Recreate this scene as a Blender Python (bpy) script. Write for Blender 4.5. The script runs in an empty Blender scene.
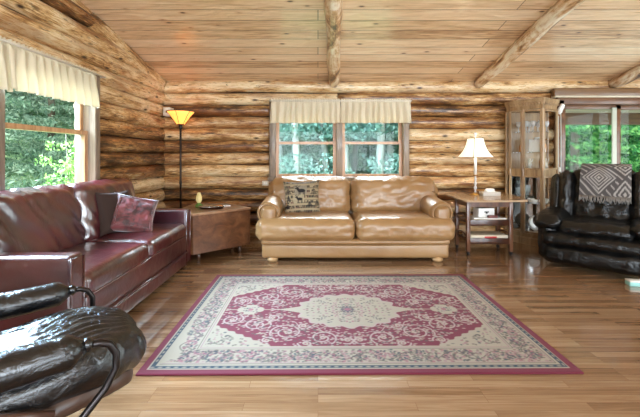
import bpy, math, random
import numpy as np
from mathutils import Vector, Matrix, noise
R = random.Random(7)
PI = math.pi
S = bpy.context.scene
C = S.collection
F, VX, VY, EYE = 365.0, 318.0, 155.5, 1.2

# ------------------------------------------------------------------ node helpers
def srgb(r, g, b):
    f = lambda c: (c/255/12.92) if c/255 <= .04045 else ((c/255+.055)/1.055)**2.4
    return (f(r), f(g), f(b), 1)

class Mat:
    def __init__(s, name, color=(.5,.5,.5,1), rough=.5, **kw):
        s.m = bpy.data.materials.new(name); s.m.use_nodes = True
        s.nt = s.m.node_tree; s.n = s.nt.nodes; s.l = s.nt.links
        s.b = s.n['Principled BSDF']; s.out = s.n['Material Output']
        s.b.inputs['Base Color'].default_value = color
        s.b.inputs['Roughness'].default_value = rough
        for k, v in kw.items(): s.b.inputs[k.replace('_', ' ')].default_value = v
    def node(s, t, **kw):
        n = s.n.new(t)
        for k, v in kw.items(): setattr(n, k, v)
        return n
    def link(s, a, b): s.l.new(a, b)
    def set(s, sock, v):
        if hasattr(v, 'is_linked') or isinstance(v, bpy.types.NodeSocket): s.l.new(v, sock)
        else: sock.default_value = v
    def coord(s, kind='Object', scale=(1,1,1), rot=(0,0,0), loc=(0,0,0)):
        if kind == 'UV': t = s.node('ShaderNodeUVMap').outputs[0]
        else: t = s.node('ShaderNodeTexCoord').outputs[kind]
        mp = s.node('ShaderNodeMapping'); s.link(t, mp.inputs[0])
        mp.inputs['Scale'].default_value = scale; mp.inputs['Rotation'].default_value = rot; mp.inputs['Location'].default_value = loc
        return mp.outputs[0]
    def noise(s, vec, scale=5, detail=4, rough=.55, dist=0):
        n = s.node('ShaderNodeTexNoise'); s.link(vec, n.inputs['Vector'])
        n.inputs['Scale'].default_value = scale; n.inputs['Detail'].default_value = detail
        n.inputs['Roughness'].default_value = rough; n.inputs['Distortion'].default_value = dist
        return n.outputs['Fac']
    def voronoi(s, vec, scale=5, feature='F1', out='Distance', rnd=1):
        n = s.node('ShaderNodeTexVoronoi', feature=feature); s.link(vec, n.inputs['Vector'])
        n.inputs['Scale'].default_value = scale; n.inputs['Randomness'].default_value = rnd
        return n.outputs[out]
    def ramp(s, fac, stops, interp='LINEAR'):
        n = s.node('ShaderNodeValToRGB'); s.link(fac, n.inputs[0]); e = n.color_ramp.elements
        n.color_ramp.interpolation = interp
        while len(e) < len(stops): e.new(.5)
        for k, (p, c) in enumerate(stops):
            e[k].position = p; e[k].color = c if not isinstance(c, (int, float)) else (c, c, c, 1)
        return n.outputs[0]
    def math(s, op, a, b=0, c=0, clamp=False):
        n = s.node('ShaderNodeMath', operation=op, use_clamp=clamp)
        for k, v in enumerate((a, b, c)): s.set(n.inputs[k], v)
        return n.outputs[0]
    def mix(s, fac, a, b, mode='MIX'):
        n = s.node('ShaderNodeMix', data_type='RGBA', blend_type=mode)
        s.set(n.inputs[0], fac); s.set(n.inputs[6], a); s.set(n.inputs[7], b)
        return n.outputs[2]
    def attr(s, name, out='Color'): return s.node('ShaderNodeAttribute', attribute_name=name).outputs[out]
    def bump(s, h, strength=.3, dist=.01, prev=None):
        n = s.node('ShaderNodeBump'); s.link(h, n.inputs['Height'])
        n.inputs['Strength'].default_value = strength; n.inputs['Distance'].default_value = dist
        if prev: s.link(prev, n.inputs['Normal'])
        s.link(n.outputs[0], s.b.inputs['Normal']); return n.outputs[0]
    def color(s, v): s.set(s.b.inputs['Base Color'], v)
    def roughness(s, v): s.set(s.b.inputs['Roughness'], v)

def wood(name, c1, c2, c3, rough=.35, axis=0, grain=18, coat=.3):
    M = Mat(name, rough=rough, Coat_Weight=coat, Coat_Roughness=.15)
    sc = [grain]*3; sc[axis] = grain*.09
    v = M.coord('Object', tuple(sc))
    n1 = M.noise(v, 1, 5, .6, .8)
    M.color(M.ramp(n1, [(.3, c1), (.5, c2), (.68, c3)]))
    M.bump(n1, .15, .004)
    return M.m

def plain(name, c, rough=.5, **kw): return Mat(name, c, rough, **kw).m

# ---- log walls
def make_log_mat(name, warm=1.0):
    M = Mat(name, rough=.3, Coat_Weight=.35, Coat_Roughness=.22)
    v = M.coord('UV', (1, 1, 1))
    big = M.noise(M.coord('UV', (1.6, 5, 1)), 1, 4, .6, .6)
    streak = M.noise(M.coord('UV', (3.2, 34, 1)), 1, 6, .65, .5)
    fine = M.noise(M.coord('UV', (9, 110, 1)), 1, 4, .7)
    tint = M.attr('tint', 'Fac')
    f = M.math('ADD', M.math('MULTIPLY', big, .85), M.math('MULTIPLY', streak, .5))
    f = M.math('ADD', f, M.math('MULTIPLY', M.math('SUBTRACT', tint, .5), .34))
    f = M.math('ADD', f, M.math('MULTIPLY', M.math('SUBTRACT', fine, .5), .85))
    col = M.ramp(f, [(.44, srgb(48, 30, 16)), (.54, srgb(100, 66, 34)), (.63, srgb(160, 114, 66)), (.73, srgb(206, 164, 108)), (.86, srgb(234, 210, 168))])
    # red-brown patches
    patch = M.noise(M.coord('UV', (.9, 3.2, 1), loc=(3, 7, 1)), 1, 3, .5, .8)
    col = M.mix(M.ramp(patch, [(.5, 0), (.66, .55)]), col, srgb(132, 76, 38))
    # knots
    kd = M.voronoi(M.coord('UV', (3.0, 7.5, 1), loc=(.3, .2, 0)), 1)
    kn = M.ramp(kd, [(.06, 1), (.17, 0)])
    col = M.mix(kn, col, srgb(52, 26, 12))
    # dark bark scraps
    bk = M.noise(M.coord('UV', (5, 22, 1), loc=(9, 2, 1)), 1, 7, .75, 1.2)
    col = M.mix(M.ramp(bk, [(.57, 0), (.65, .85)]), col, srgb(60, 34, 16))
    M.color(col)
    M.roughness(M.ramp(big, [(.35, .42), (.65, .24)]))
    b1 = M.bump(streak, .35, .012)
    M.bump(kn, -.5, .01, b1)
    return M.m
LOG = make_log_mat('peeled_log')

def make_beam_mat():
    M = Mat('beam_log', rough=.3, Coat_Weight=.4, Coat_Roughness=.2)
    big = M.noise(M.coord('UV', (1.8, 6, 1)), 1, 5, .65, 1)
    streak = M.noise(M.coord('UV', (4, 40, 1)), 1, 6, .65, .5)
    f = M.math('ADD', M.math('MULTIPLY', big, .9), M.math('MULTIPLY', streak, .35))
    col = M.ramp(f, [(.46, srgb(64, 40, 24)), (.53, srgb(140, 98, 60)), (.60, srgb(204, 164, 118)), (.70, srgb(240, 226, 200))])
    M.color(col); M.bump(streak, .4, .012)
    return M.m
BEAM = make_beam_mat()

def make_ceiling_mat():
    M = Mat('pine_ceiling_planks', rough=.34, Coat_Weight=.7, Coat_Roughness=.13)
    v = M.coord('Object')
    br = M.node('ShaderNodeTexBrick', offset=.37, offset_frequency=2, squash=1)
    M.link(v, br.inputs['Vector'])
    for k, val in (('Scale', 1), ('Mortar Size', .0042), ('Mortar Smooth', .1), ('Bias', 0), ('Brick Width', 5.3), ('Row Height', .193)): br.inputs[k].default_value = val
    br.inputs['Color1'].default_value = (0,0,0,1); br.inputs['Color2'].default_value = (1,1,1,1); br.inputs['Mortar'].default_value = (.5,.5,.5,1)
    g = M.noise(M.coord('Object', (1.1, 16, 1)), 1.3, 6, .6, 1.2)
    g2 = M.noise(M.coord('Object', (3, 60, 1)), 1, 5, .7)
    f = M.math('ADD', M.math('MULTIPLY', g, .5), M.math('MULTIPLY', g2, .42))
    f = M.math('ADD', f, M.math('MULTIPLY', M.math('SUBTRACT', br.outputs['Color'], .5), .22))
    col = M.ramp(f, [(.30, srgb(168, 126, 88)), (.42, srgb(224, 188, 146)), (.54, srgb(240, 210, 172)), (.70, srgb(247, 228, 200))])
    kd = M.voronoi(M.coord('Object', (3.2, 7.5, 1)), 1, rnd=1)
    kn = M.ramp(kd, [(.05, 1), (.11, 0)])
    ring = M.ramp(kd, [(.08, .5), (.2, 0)])
    col = M.mix(ring, col, srgb(176, 112, 62))
    col = M.mix(kn, col, srgb(70, 36, 18))
    mo = br.outputs['Fac']
    col = M.mix(M.math('MULTIPLY', mo, .85), col, srgb(74, 44, 22))
    M.color(col)
    wav = M.noise(M.coord('Object', (2.4, 7, 1)), 1.2, 3, .5, .5)
    b1 = M.bump(wav, .6, .035)
    M.bump(M.math('SUBTRACT', 1, mo), .5, .006, b1)
    return M.m
CEIL = make_ceiling_mat()

def make_floor_mat():
    M = Mat('oak_strip_floor', rough=.16, Coat_Weight=.6, Coat_Roughness=.05)
    v = M.coord('Object')
    br = M.node('ShaderNodeTexBrick', offset=.43, offset_frequency=3, squash=1)
    M.link(v, br.inputs['Vector'])
    for k, val in (('Scale', 1), ('Mortar Size', .0009), ('Mortar Smooth', .3), ('Bias', 0), ('Brick Width', .83), ('Row Height', .0572)): br.inputs[k].default_value = val
    br.inputs['Color1'].default_value = (0,0,0,1); br.inputs['Color2'].default_value = (1,1,1,1); br.inputs['Mortar'].default_value = (.5,.5,.5,1)
    off = M.node('ShaderNodeVectorMath', operation='ADD'); M.link(v, off.inputs[0])
    cm = M.node('ShaderNodeCombineXYZ'); M.link(M.math('MULTIPLY', br.outputs['Color'], 7.3), cm.inputs[0]); M.link(M.math('MULTIPLY', br.outputs['Color'], 3.1), cm.inputs[2])
    M.link(cm.outputs[0], off.inputs[1])
    mp = M.node('ShaderNodeMapping'); M.link(off.outputs[0], mp.inputs[0]); mp.inputs['Scale'].default_value = (2.2, 42, 1)
    g = M.noise(mp.outputs[0], 1, 6, .62, .9)
    f = M.math('ADD', M.math('MULTIPLY', g, .55), M.math('MULTIPLY', br.outputs['Color'], .24))
    col = M.ramp(f, [(.2, srgb(106, 74, 48)), (.40, srgb(136, 103, 73)), (.54, srgb(152, 121, 91)), (.72, srgb(170, 142, 113))])
    col = M.mix(M.math('MULTIPLY', br.outputs['Fac'], .7), col, srgb(90, 52, 26))
    M.color(col)
    wav = M.noise(M.coord('Object', (1.2, 5, 1)), 2.2, 2, .5)
    b1 = M.bump(wav, .05, .02)
    M.bump(M.math('SUBTRACT', 1, br.outputs['Fac']), .25, .002, b1)
    M.roughness(M.ramp(g, [(.3, .22), (.7, .13)]))
    return M.m
FLOOR = make_floor_mat()

def leather(name, c1, c2, rough=.3, scale=7, bump=.5, coat=.5, crease=.5, cr=.2, spec=.5, cior=1.5):
    M = Mat(name, rough=rough, Coat_Weight=coat, Coat_Roughness=cr, Specular_IOR_Level=spec, Coat_IOR=cior)
    v = M.coord('Object')
    n = M.noise(v, scale, 5, .6, .6)
    n2 = M.noise(v, scale*.35, 2, .5, .2)
    M.color(M.mix(M.ramp(n2, [(.35, 0), (.65, 1)]), c1, c2))
    grain = M.voronoi(v, 240)
    b0 = M.bump(grain, .12, .0015)
    b1 = M.bump(n, bump, .02, b0)
    if crease:
        w = M.node('ShaderNodeTexNoise'); w.noise_type = 'RIDGED_MULTIFRACTAL'
        M.link(v, w.inputs['Vector']); w.inputs['Scale'].default_value = scale*.8; w.inputs['Detail'].default_value = 3
        M.bump(w.outputs['Fac'], crease*.25, .012, b1)
    return M.m

TAN = leather('tan_leather', srgb(142, 104, 62), srgb(160, 124, 82), .38, 6, .5, .4, .6, .25)
BURG = leather('burgundy_leather', srgb(86, 26, 34), srgb(56, 18, 26),  .3, 6, .5, 1.0, .7, .2, .5, 1.9)
BLACK = leather('black_leather', srgb(10, 10, 10), srgb(15, 15, 15), .24, 11, .9, .0, 1.2, .1, .42)
BLACK2 = leather('worn_black_leather', srgb(10, 12, 14), srgb(18, 17, 17), .26, 13, .8, .35, 1.0, .16, .6, 1.5)

TRIM = wood('pale_pine_trim', srgb(150, 104, 66), srgb(184, 136, 94), srgb(204, 160, 118), .4, 2)
TRIMD = wood('dark_stained_trim', srgb(76, 48, 28), srgb(104, 68, 40), srgb(128, 86, 52), .4, 0)
GREYW = wood('weathered_window_wood', srgb(96, 82, 70), srgb(134, 116, 98), srgb(160, 142, 122), .5, 2)
CHEST = wood('rustic_chest_wood', srgb(78, 46, 28), srgb(106, 66, 40), srgb(130, 86, 54), .35, 0, 9)
CHESTT = wood('chest_top_wood', srgb(128, 92, 66), srgb(160, 122, 92), srgb(184, 148, 118), .28, 0, 9, .5)
CHERRY = wood('cherry_wood', srgb(70, 42, 28), srgb(98, 62, 42), srgb(122, 82, 58), .3, 2, 14)
CHERRYT = wood('cherry_top_wood', srgb(138, 108, 80), srgb(168, 138, 106), srgb(190, 162, 132), .25, 0, 10, .5)
DARKW = wood('dark_walnut_wood', srgb(44, 24, 14), srgb(66, 36, 22), srgb(84, 48, 30), .3, 2, 14)
OAK = wood('light_oak_cabinet', srgb(122, 94, 64), srgb(156, 126, 90), srgb(178, 150, 114), .4, 2, 12)
WHITE = plain('white_plastic', srgb(222, 214, 198), .5)
PORC = plain('white_porcelain', srgb(236, 234, 228), .2)
PAPER = plain('white_paper', srgb(238, 236, 232), .8)
CREAM = plain('cream_box_paper', srgb(214, 202, 180), .6)
REDL = plain('red_label', srgb(176, 40, 40), .5)
BRONZE = plain('dark_bronze_metal', srgb(44, 34, 28), .4, Metallic=.6)
BLACKM = plain('black_metal', srgb(58, 54, 54), .28, Metallic=.9)
BRASS = plain('brass_metal', srgb(190, 150, 84), .25, Metallic=1.0)
SILVER = plain('silver_metal', srgb(190, 190, 188), .2, Metallic=1.0)
MIRROR = plain('mirror_glass', srgb(150, 150, 148), .06, Metallic=1.0)
RUBBER = plain('black_rubber', srgb(20, 20, 20), .6)
GREENC = plain('green_ceramic', srgb(92, 120, 54), .3)
DARKGAP = plain('dark_backing', srgb(30, 20, 12), .9)
TURQ = plain('turquoise_plastic', srgb(150, 205, 200), .4)

def glass_mat(name, tint=(1,1,1,1), refl=1.0):
    M = Mat(name); nt = M
    tr = M.node('ShaderNodeBsdfTransparent'); tr.inputs[0].default_value = tint
    gl = M.node('ShaderNodeBsdfGlossy'); gl.inputs['Roughness'].default_value = .02
    fr = M.node('ShaderNodeFresnel'); fr.inputs[0].default_value = 1.5
    mx = M.node('ShaderNodeMixShader'); M.link(M.math('MULTIPLY', fr.outputs[0], refl), mx.inputs[0])
    M.link(tr.outputs[0], mx.inputs[1]); M.link(gl.outputs[0], mx.inputs[2]); M.link(mx.outputs[0], M.out.inputs[0])
    return M.m
GLASS = glass_mat('window_glass', (.96, .99, .97, 1), .3)
CGLASS = glass_mat('cabinet_glass', (.97, .98, .98, 1), .5)
CRYSTAL = Mat('cut_crystal', (.95, .96, .97, 1), .08, Metallic=0.0, Alpha=.55).m

def cloth(name, c, trans=.35, scale=260, rough=.85, c2=None):
    M = Mat(name, c, rough)
    v = M.coord('Object')
    if c2: M.color(M.mix(M.ramp(M.noise(v, 12, 5, .6, 1.0), [(.38, 0), (.6, 1)]), c, c2))
    M.bump(M.noise(v, scale, 2), .2, .002)
    if trans:
        t = M.node('ShaderNodeBsdfTranslucent'); t.inputs[0].default_value = c
        mx = M.node('ShaderNodeMixShader'); mx.inputs[0].default_value = trans
        M.link(M.b.outputs[0], mx.inputs[1]); M.link(t.outputs[0], mx.inputs[2]); M.link(mx.outputs[0], M.out.inputs[0])
    return M.m
VAL = cloth('cream_valance_cloth', srgb(230, 218, 192), .26)
VELVET = cloth('burgundy_velvet', srgb(124, 52, 56), 0, 120, .5, srgb(52, 14, 20))
VELVET.node_tree.nodes['Principled BSDF'].inputs['Sheen Weight'].default_value = .8
DKCLOTH = cloth('dark_brown_cloth', srgb(52, 34, 28), 0)
FRINGE = cloth('grey_fringe', srgb(128, 122, 116), 0)

def painted(name, rough=.9, bump=.4):
    M = Mat(name, rough=rough); M.color(M.attr('paint'))
    M.bump(M.noise(M.coord('Object'), 420, 2), bump, .003)
    return M.m
RUGM = painted('woven_rug_pile')
RUGE = plain('rug_edge_binding', srgb(96, 20, 40), .9)
TAPM = painted('tapestry_weave', .85)
THROWM = painted('woven_throw', .9)

def emit_cloth(name, c, strength):
    M = Mat(name, c, .6)
    t = M.node('ShaderNodeBsdfTranslucent'); t.inputs[0].default_value = c
    e = M.node('ShaderNodeEmission'); e.inputs[0].default_value = c; e.inputs[1].default_value = strength
    ad = M.node('ShaderNodeAddShader'); M.link(M.b.outputs[0], ad.inputs[0]); M.link(e.outputs[0], ad.inputs[1])
    mx = M.node('ShaderNodeMixShader'); mx.inputs[0].default_value = .3
    M.link(ad.outputs[0], mx.inputs[1]); M.link(t.outputs[0], mx.inputs[2]); M.link(mx.outputs[0], M.out.inputs[0])
    return M.m
SHADE = emit_cloth('lit_white_lamp_shade', srgb(255, 246, 228), .85)
AMBER = emit_cloth('lit_amber_glass', srgb(255, 190, 96), 1.6)
YGLASS = emit_cloth('pale_yellow_glass', srgb(240, 222, 160), .12)

def leaf_mat(name, c1, c2, c3, sc=1.3):
    M = Mat(name, rough=.6)
    v = M.coord('Object')
    n = M.noise(v, sc, 4, .6)
    at = M.attr('tint', 'Fac')
    f = M.math('ADD', M.math('MULTIPLY', n, .6), M.math('MULTIPLY', at, .4))
    col = M.ramp(f, [(.3, c1), (.5, c2), (.72, c3)])
    M.color(col)
    t = M.node('ShaderNodeBsdfTranslucent'); M.link(col, t.inputs[0])
    mx = M.node('ShaderNodeMixShader'); mx.inputs[0].default_value = .4
    M.link(M.b.outputs[0], mx.inputs[1]); M.link(t.outputs[0], mx.inputs[2]); M.link(mx.outputs[0], M.out.inputs[0])
    return M.m
L_HAZE = leaf_mat('hazed_teal_foliage', srgb(80, 118, 106), srgb(108, 148, 136), srgb(138, 176, 162))  # distance haze is put into this leaf colour
L_GREEN = leaf_mat('bright_conifer_foliage', srgb(24, 84, 46), srgb(72, 156, 84), srgb(160, 214, 124))
L_GREY = leaf_mat('grey_green_foliage', srgb(78, 108, 88), srgb(122, 152, 126), srgb(172, 192, 168))
L_LIME = leaf_mat('lime_foliage', srgb(84, 124, 50), srgb(120, 156, 74), srgb(160, 188, 110))
BARK = wood('pale_bark', srgb(96, 100, 92), srgb(140, 146, 136), srgb(186, 190, 178), .9, 2, 10, 0)
BARKD = wood('brown_bark', srgb(52, 44, 36), srgb(84, 72, 58), srgb(110, 98, 82), .9, 2, 10, 0)
GROUND = Mat('forest_ground', rough=1)
GROUND.color(GROUND.ramp(GROUND.noise(GROUND.coord('Object'), 1.5, 6, .7), [(.35, srgb(46, 80, 48)), (.5, srgb(92, 128, 84)), (.65, srgb(140, 160, 116))]))
GROUND = GROUND.m
SOFFIT = wood('porch_soffit_boards', srgb(170, 152, 142), srgb(196, 180, 168), srgb(210, 196, 184), .7, 0, 8, 0)

# ------------------------------------------------------------------ geometry helpers
class MB:
    def __init__(s): s.v = []; s.f = []; s.sm = []; s.uv = {}; s.attr = {}
    def add(s, vs, fs, M=None, smooth=True, uv=None, tint=None):
        o = len(s.v)
        s.v += [tuple(M @ Vector(p)) if M else tuple(p) for p in vs]
        if tint is not None:
            for k in range(len(vs)): s.attr[o+k] = tint
        for k, f in enumerate(fs):
            s.f.append(tuple(i+o for i in f)); s.sm.append(smooth)
            if uv: s.uv[len(s.f)-1] = uv[k]
        return s
    def box(s, x0, x1, y0, y1, z0, z1, b=0.0, M=None):
        if b <= 0:
            vs = [(x, y, z) for z in (z0, z1) for y in (y0, y1) for x in (x0, x1)]
            fs = [(0,2,3,1), (4,5,7,6), (0,1,5,4), (2,6,7,3), (0,4,6,2), (1,3,7,5)]
            return s.add(vs, fs, M, False)
        vs, fs = soft_box((x1-x0), (y1-y0), (z1-z0), min(b, (x1-x0)/2, (y1-y0)/2, (z1-z0)/2), 4, spacing='edge')
        T = Matrix.Translation(((x0+x1)/2, (y0+y1)/2, (z0+z1)/2))
        return s.add(vs, fs, (M @ T) if M else T, True)
    def tube(s, pts, r, n=10, M=None, cap=True, uv=False, tint=None, wob=0, seed=0):
        pts = [Vector(p) for p in pts]; rs = r if isinstance(r, (list, tuple)) else [r]*len(pts)
        vs, fs, uvs = [], [], []; up = None; L = 0
        Ls = []
        for k, p in enumerate(pts):
            d = (pts[min(k+1, len(pts)-1)] - pts[max(k-1, 0)]).normalized()
            if up is None:
                up = Vector((0,0,1)) if abs(d.z) < .9 else Vector((0,1,0))
            a = d.cross(up).normalized(); b = a.cross(d).normalized(); up = b
            if k: L += (pts[k]-pts[k-1]).length
            Ls.append(L)
            for j in range(n):
                t = 2*PI*j/n; rr = rs[k]
                if wob: rr *= 1 + wob*noise.noise(Vector((math.cos(t)*1.3, math.sin(t)*1.3, L*2.2+seed*9.1)))
                vs.append(p + (a*math.cos(t) + b*math.sin(t))*rr)
        for k in range(len(pts)-1):
            for j in range(n):
                j2 = (j+1) % n
                fs.append((k*n+j, k*n+j2, (k+1)*n+j2, (k+1)*n+j))
                u0, u1 = Ls[k]+seed*13.7, Ls[k+1]+seed*13.7; r0 = rs[0]
                v0, v1 = 2*PI*j/n*r0+seed*3.3, 2*PI*(j+1)/n*r0+seed*3.3
                uvs.append(((u0,v0), (u0,v1), (u1,v1), (u1,v0)))
        if cap:
            fs.append(tuple(range(n-1, -1, -1))); fs.append(tuple((len(pts)-1)*n+j for j in range(n)))
            for e in (0, 1):
                uvs.append(tuple((seed*7.7+math.cos(2*PI*j/n)*.1, seed*3.3+math.sin(2*PI*j/n)*.02) for j in range(n)))
        return s.add(vs, fs, M, True, uvs if uv else None, tint)
    def lathe(s, prof, n=24, M=None, cap=True, smooth=True, sq=0):
        vs, fs = [], []
        for (r, z) in prof:
            for j in range(n):
                t = 2*PI*j/n; k = 1
                if sq: k = 1 + sq*(1/max(abs(math.cos(t)), abs(math.sin(t))) - 1)
                vs.append((r*k*math.cos(t), r*k*math.sin(t), z))
        for i in range(len(prof)-1):
            for j in range(n): fs.append((i*n+j, i*n+(j+1) % n, (i+1)*n+(j+1) % n, (i+1)*n+j))
        if cap:
            if prof[0][0] > 1e-4: fs.append(tuple(range(n-1, -1, -1)))
            if prof[-1][0] > 1e-4: fs.append(tuple((len(prof)-1)*n+j for j in range(n)))
        return s.add(vs, fs, M, smooth)
    def prism(s, poly, z0, z1, M=None, poly2=None):
        p2 = poly2 or poly; n = len(poly)
        vs = [(x, y, z0) for x, y in poly] + [(x, y, z1) for x, y in p2]
        fs = [tuple(range(n-1, -1, -1)), tuple(range(n, 2*n))] + [(k, (k+1) % n, n+(k+1) % n, n+k) for k in range(n)]
        return s.add(vs, fs, M, False)
    def build(s, name, m, parent=None, bevel=0, label=None, kind=None):
        me = bpy.data.meshes.new(name); me.from_pydata(s.v, [], s.f); me.materials.append(m)
        me.polygons.foreach_set('use_smooth', s.sm)
        if s.uv:
            ul = me.uv_layers.new(name='UVMap')
            for k, p in enumerate(me.polygons):
                c = s.uv.get(k)
                if c:
                    for q, li in enumerate(p.loop_indices): ul.data[li].uv = c[q]
        if s.attr:
            a = me.attributes.new('tint', 'FLOAT', 'POINT')
            arr = np.full(len(s.v), .5, dtype=np.float32)
            for k, val in s.attr.items(): arr[k] = val
            a.data.foreach_set('value', arr)
        me.update()
        o = bpy.data.objects.new(name, me); C.objects.link(o)
        if bevel:
            bm = o.modifiers.new('bevel', 'BEVEL'); bm.width = bevel; bm.segments = 2; bm.limit_method = 'ANGLE'
        if parent: o.parent = parent
        if label: o['label'] = label
        if kind: o['kind'] = kind
        return o

def soft_box(w, d, h, r, n=14, puff=(0,0,0), disp=None, spacing='uni', taper=None):
    """rounded cushion-like box centred on the origin"""
    nn = n if isinstance(n, tuple) else (n, n, n)
    H = (w/2, d/2, h/2); idx = {}; vs = []; fs = []
    def c(i, m, hh):
        u = i/m*2-1
        if spacing == 'edge' or True:
            # concentrate rows near the rounded edges
            e = r/hh if hh > 0 else 0
            if m >= 4:
                k = max(1, min(m//4, 4))
                if i <= k: return -1 + e*(i/k)
                if i >= m-k: return 1 - e*((m-i)/k)
                return (-1+e) + (2-2*e)*((i-k)/(m-2*k))
        return u
    def vert(i, j, k):
        key = (i, j, k)
        if key in idx: return idx[key]
        t = [c(i, nn[0], H[0]), c(j, nn[1], H[1]), c(k, nn[2], H[2])]
        p = Vector([t[a]*H[a] for a in range(3)])
        q = Vector([max(-(H[a]-r), min(H[a]-r, p[a])) for a in range(3)])
        dd = p-q
        # unit direction from inner box, mapped through cube->sphere
        if dd.length > 1e-9:
            a3 = [dd[a]/r for a in range(3)]
            x, y, z = a3
            sx = x*math.sqrt(max(0, 1-y*y/2-z*z/2+y*y*z*z/3)); sy = y*math.sqrt(max(0, 1-z*z/2-x*x/2+z*z*x*x/3)); sz = z*math.sqrt(max(0, 1-x*x/2-y*y/2+x*x*y*y/3))
            dn = Vector((sx, sy, sz)); p = q + dn*r
        else: dn = Vector((0,0,1))
        a, b, e = t
        fa, fb, fe = max(0, 1-a*a), max(0, 1-b*b), max(0, 1-e*e)
        p.x += puff[0]*a*math.sqrt(fb*fe); p.y += puff[1]*b*math.sqrt(fa*fe); p.z += puff[2]*e*math.sqrt(fa*fb)
        if disp: p += dn.normalized()*disp(p)
        if taper: p = taper(p)
        idx[key] = len(vs); vs.append(tuple(p)); return idx[key]
    nx, ny, nz = nn
    for k, flip in ((0, 1), (nz, 0)):
        for i in range(nx):
            for j in range(ny):
                f = (vert(i,j,k), vert(i+1,j,k), vert(i+1,j+1,k), vert(i,j+1,k)); fs.append(f[::-1] if flip else f)
    for j, flip in ((0, 0), (ny, 1)):
        for i in range(nx):
            for k in range(nz):
                f = (vert(i,j,k), vert(i+1,j,k), vert(i+1,j,k+1), vert(i,j,k+1)); fs.append(f[::-1] if flip else f)
    for i, flip in ((0, 1), (nx, 0)):
        for j in range(ny):
            for k in range(nz):
                f = (vert(i,j,k), vert(i,j+1,k), vert(i,j+1,k+1), vert(i,j,k+1)); fs.append(f[::-1] if flip else f)
    return vs, fs

def wrinkle(amp, fx, fy, fz, seed=0.0, ridge=True):
    def f(p):
        q = Vector((p.x*fx+seed, p.y*fy+seed*1.7, p.z*fz-seed))
        n = noise.noise(q)
        if ridge: n = .35-abs(n)*1.6
        return amp*(n + .5*noise.noise(q*2.3))
    return f

def T(x=0, y=0, z=0): return Matrix.Translation((x, y, z))
def RX(a): return Matrix.Rotation(math.radians(a), 4, 'X')
def RY(a): return Matrix.Rotation(math.radians(a), 4, 'Y')
def RZ(a): return Matrix.Rotation(math.radians(a), 4, 'Z')

def empty(name, label, cat, loc=(0,0,0), rz=0, group=None):
    o = bpy.data.objects.new(name, None); C.objects.link(o); o.location = loc; o.rotation_euler = (0, 0, math.radians(rz))
    o.empty_display_size = .1; o['label'] = label; o['category'] = cat
    if group: o['group'] = group
    return o
def tag(o, label, cat, group=None, kind=None):
    o['label'] = label; o['category'] = cat
    if group: o['group'] = group
    if kind: o['kind'] = kind
    return o
def struct(o): o['kind'] = 'structure'; return o
def dup(root, loc=None, rz=None, label=None):
    r = root.copy(); C.objects.link(r)
    if loc: r.location = loc
    if rz is not None: r.rotation_euler = (0, 0, math.radians(rz))
    if label: r['label'] = label
    for ch in list(root.children):
        c = ch.copy(); C.objects.link(c); c.parent = r
        for g in list(ch.children):
            d = g.copy(); C.objects.link(d); d.parent = c
    return r

# ------------------------------------------------------------------ room shell
YW, XL, XR, YR = 5.35, -2.24, 5.7, -3.0
PITCH, RAD = .1775, .0905
SL = .19
def ceil_z(y): return 2.307 + SL*(YW-y)

# floor
fl = MB().box(XL-.2, XR+.2, YR-.2, YW+.2, -.12, 0).build('floor', FLOOR); struct(fl)
# ceiling: front slope (seen) and back slope, in plank-plane coordinates
ang = math.atan(SL); YRG = 1.2
Ls = (YW+.15-YRG)/math.cos(ang)
ce = MB().box(-XR-.2, -XL+.2, 0, Ls, 0, .06).build('ceiling', CEIL); struct(ce)
# local +y runs from the wall up to the ridge
ce.matrix_world = Matrix.Translation((0, YW+.15, ceil_z(YW+.15))) @ Matrix(((-1,0,0,0),(0,-math.cos(ang),math.sin(ang),0),(0,math.sin(ang),math.cos(ang),0),(0,0,0,1)))
ce2 = MB().box(XL-.2, XR+.2, (YR-.2-YRG)/math.cos(ang), 0.01, 0, .06).build('ceiling', CEIL); struct(ce2)
ce2.matrix_world = Matrix.Translation((0, YRG, ceil_z(YRG))) @ Matrix.Rotation(ang, 4, 'X')

def log_wall(name, axis, length0, length1, base, rows, holes=(), clip=None, r=RAD):
    """axis 'x' : logs along X at Y=base; axis 'y' : logs along Y at X=base; holes = [(a,b,row0,row1)]"""
    mb = MB()
    for row in range(rows):
        zc = (row+.5)*PITCH
        spans = [(length0, length1)]
        for (a, b, r0, r1) in holes:
            if r0 <= row < r1:
                ns = []
                for (s0, s1) in spans:
                    if b <= s0 or a >= s1: ns.append((s0, s1)); continue
                    if a > s0: ns.append((s0, a))
                    if b < s1: ns.append((b, s1))
                spans = ns
        for (s0, s1) in spans:
            # break long logs once now and then
            cuts = [s0, s1]
            if s1-s0 > 3.5 and row % 3 == 2: cuts = [s0, s0+(s1-s0)*R.uniform(.3, .6), s1]
            for c0, c1 in zip(cuts[:-1], cuts[1:]):
                n = max(2, int((c1-c0)/.12)); sd = R.uniform(0, 50)
                top = clip and (zc > 2.3)
                pts, rs = [], []
                r0 = r*R.uniform(.98, 1.03)
                for k in range(n+1):
                    t = c0+(c1-c0)*k/n
                    w1 = .010*noise.noise(Vector((t*.55, sd, 1))); w2 = .013*noise.noise(Vector((t*.6, sd, 5)))
                    rr = r0*(1+.055*noise.noise(Vector((t*.8, sd, 9)))+.03*noise.noise(Vector((t*3.1, sd, 9))))
                    pts.append((t, base+r+w1, zc+w2) if axis == 'x' else (base-r+w1, t, zc+w2)); rs.append(rr)
                mb.tube(pts, rs, 22, uv=True, tint=R.random(), wob=.05, seed=sd)
    return mb

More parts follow.
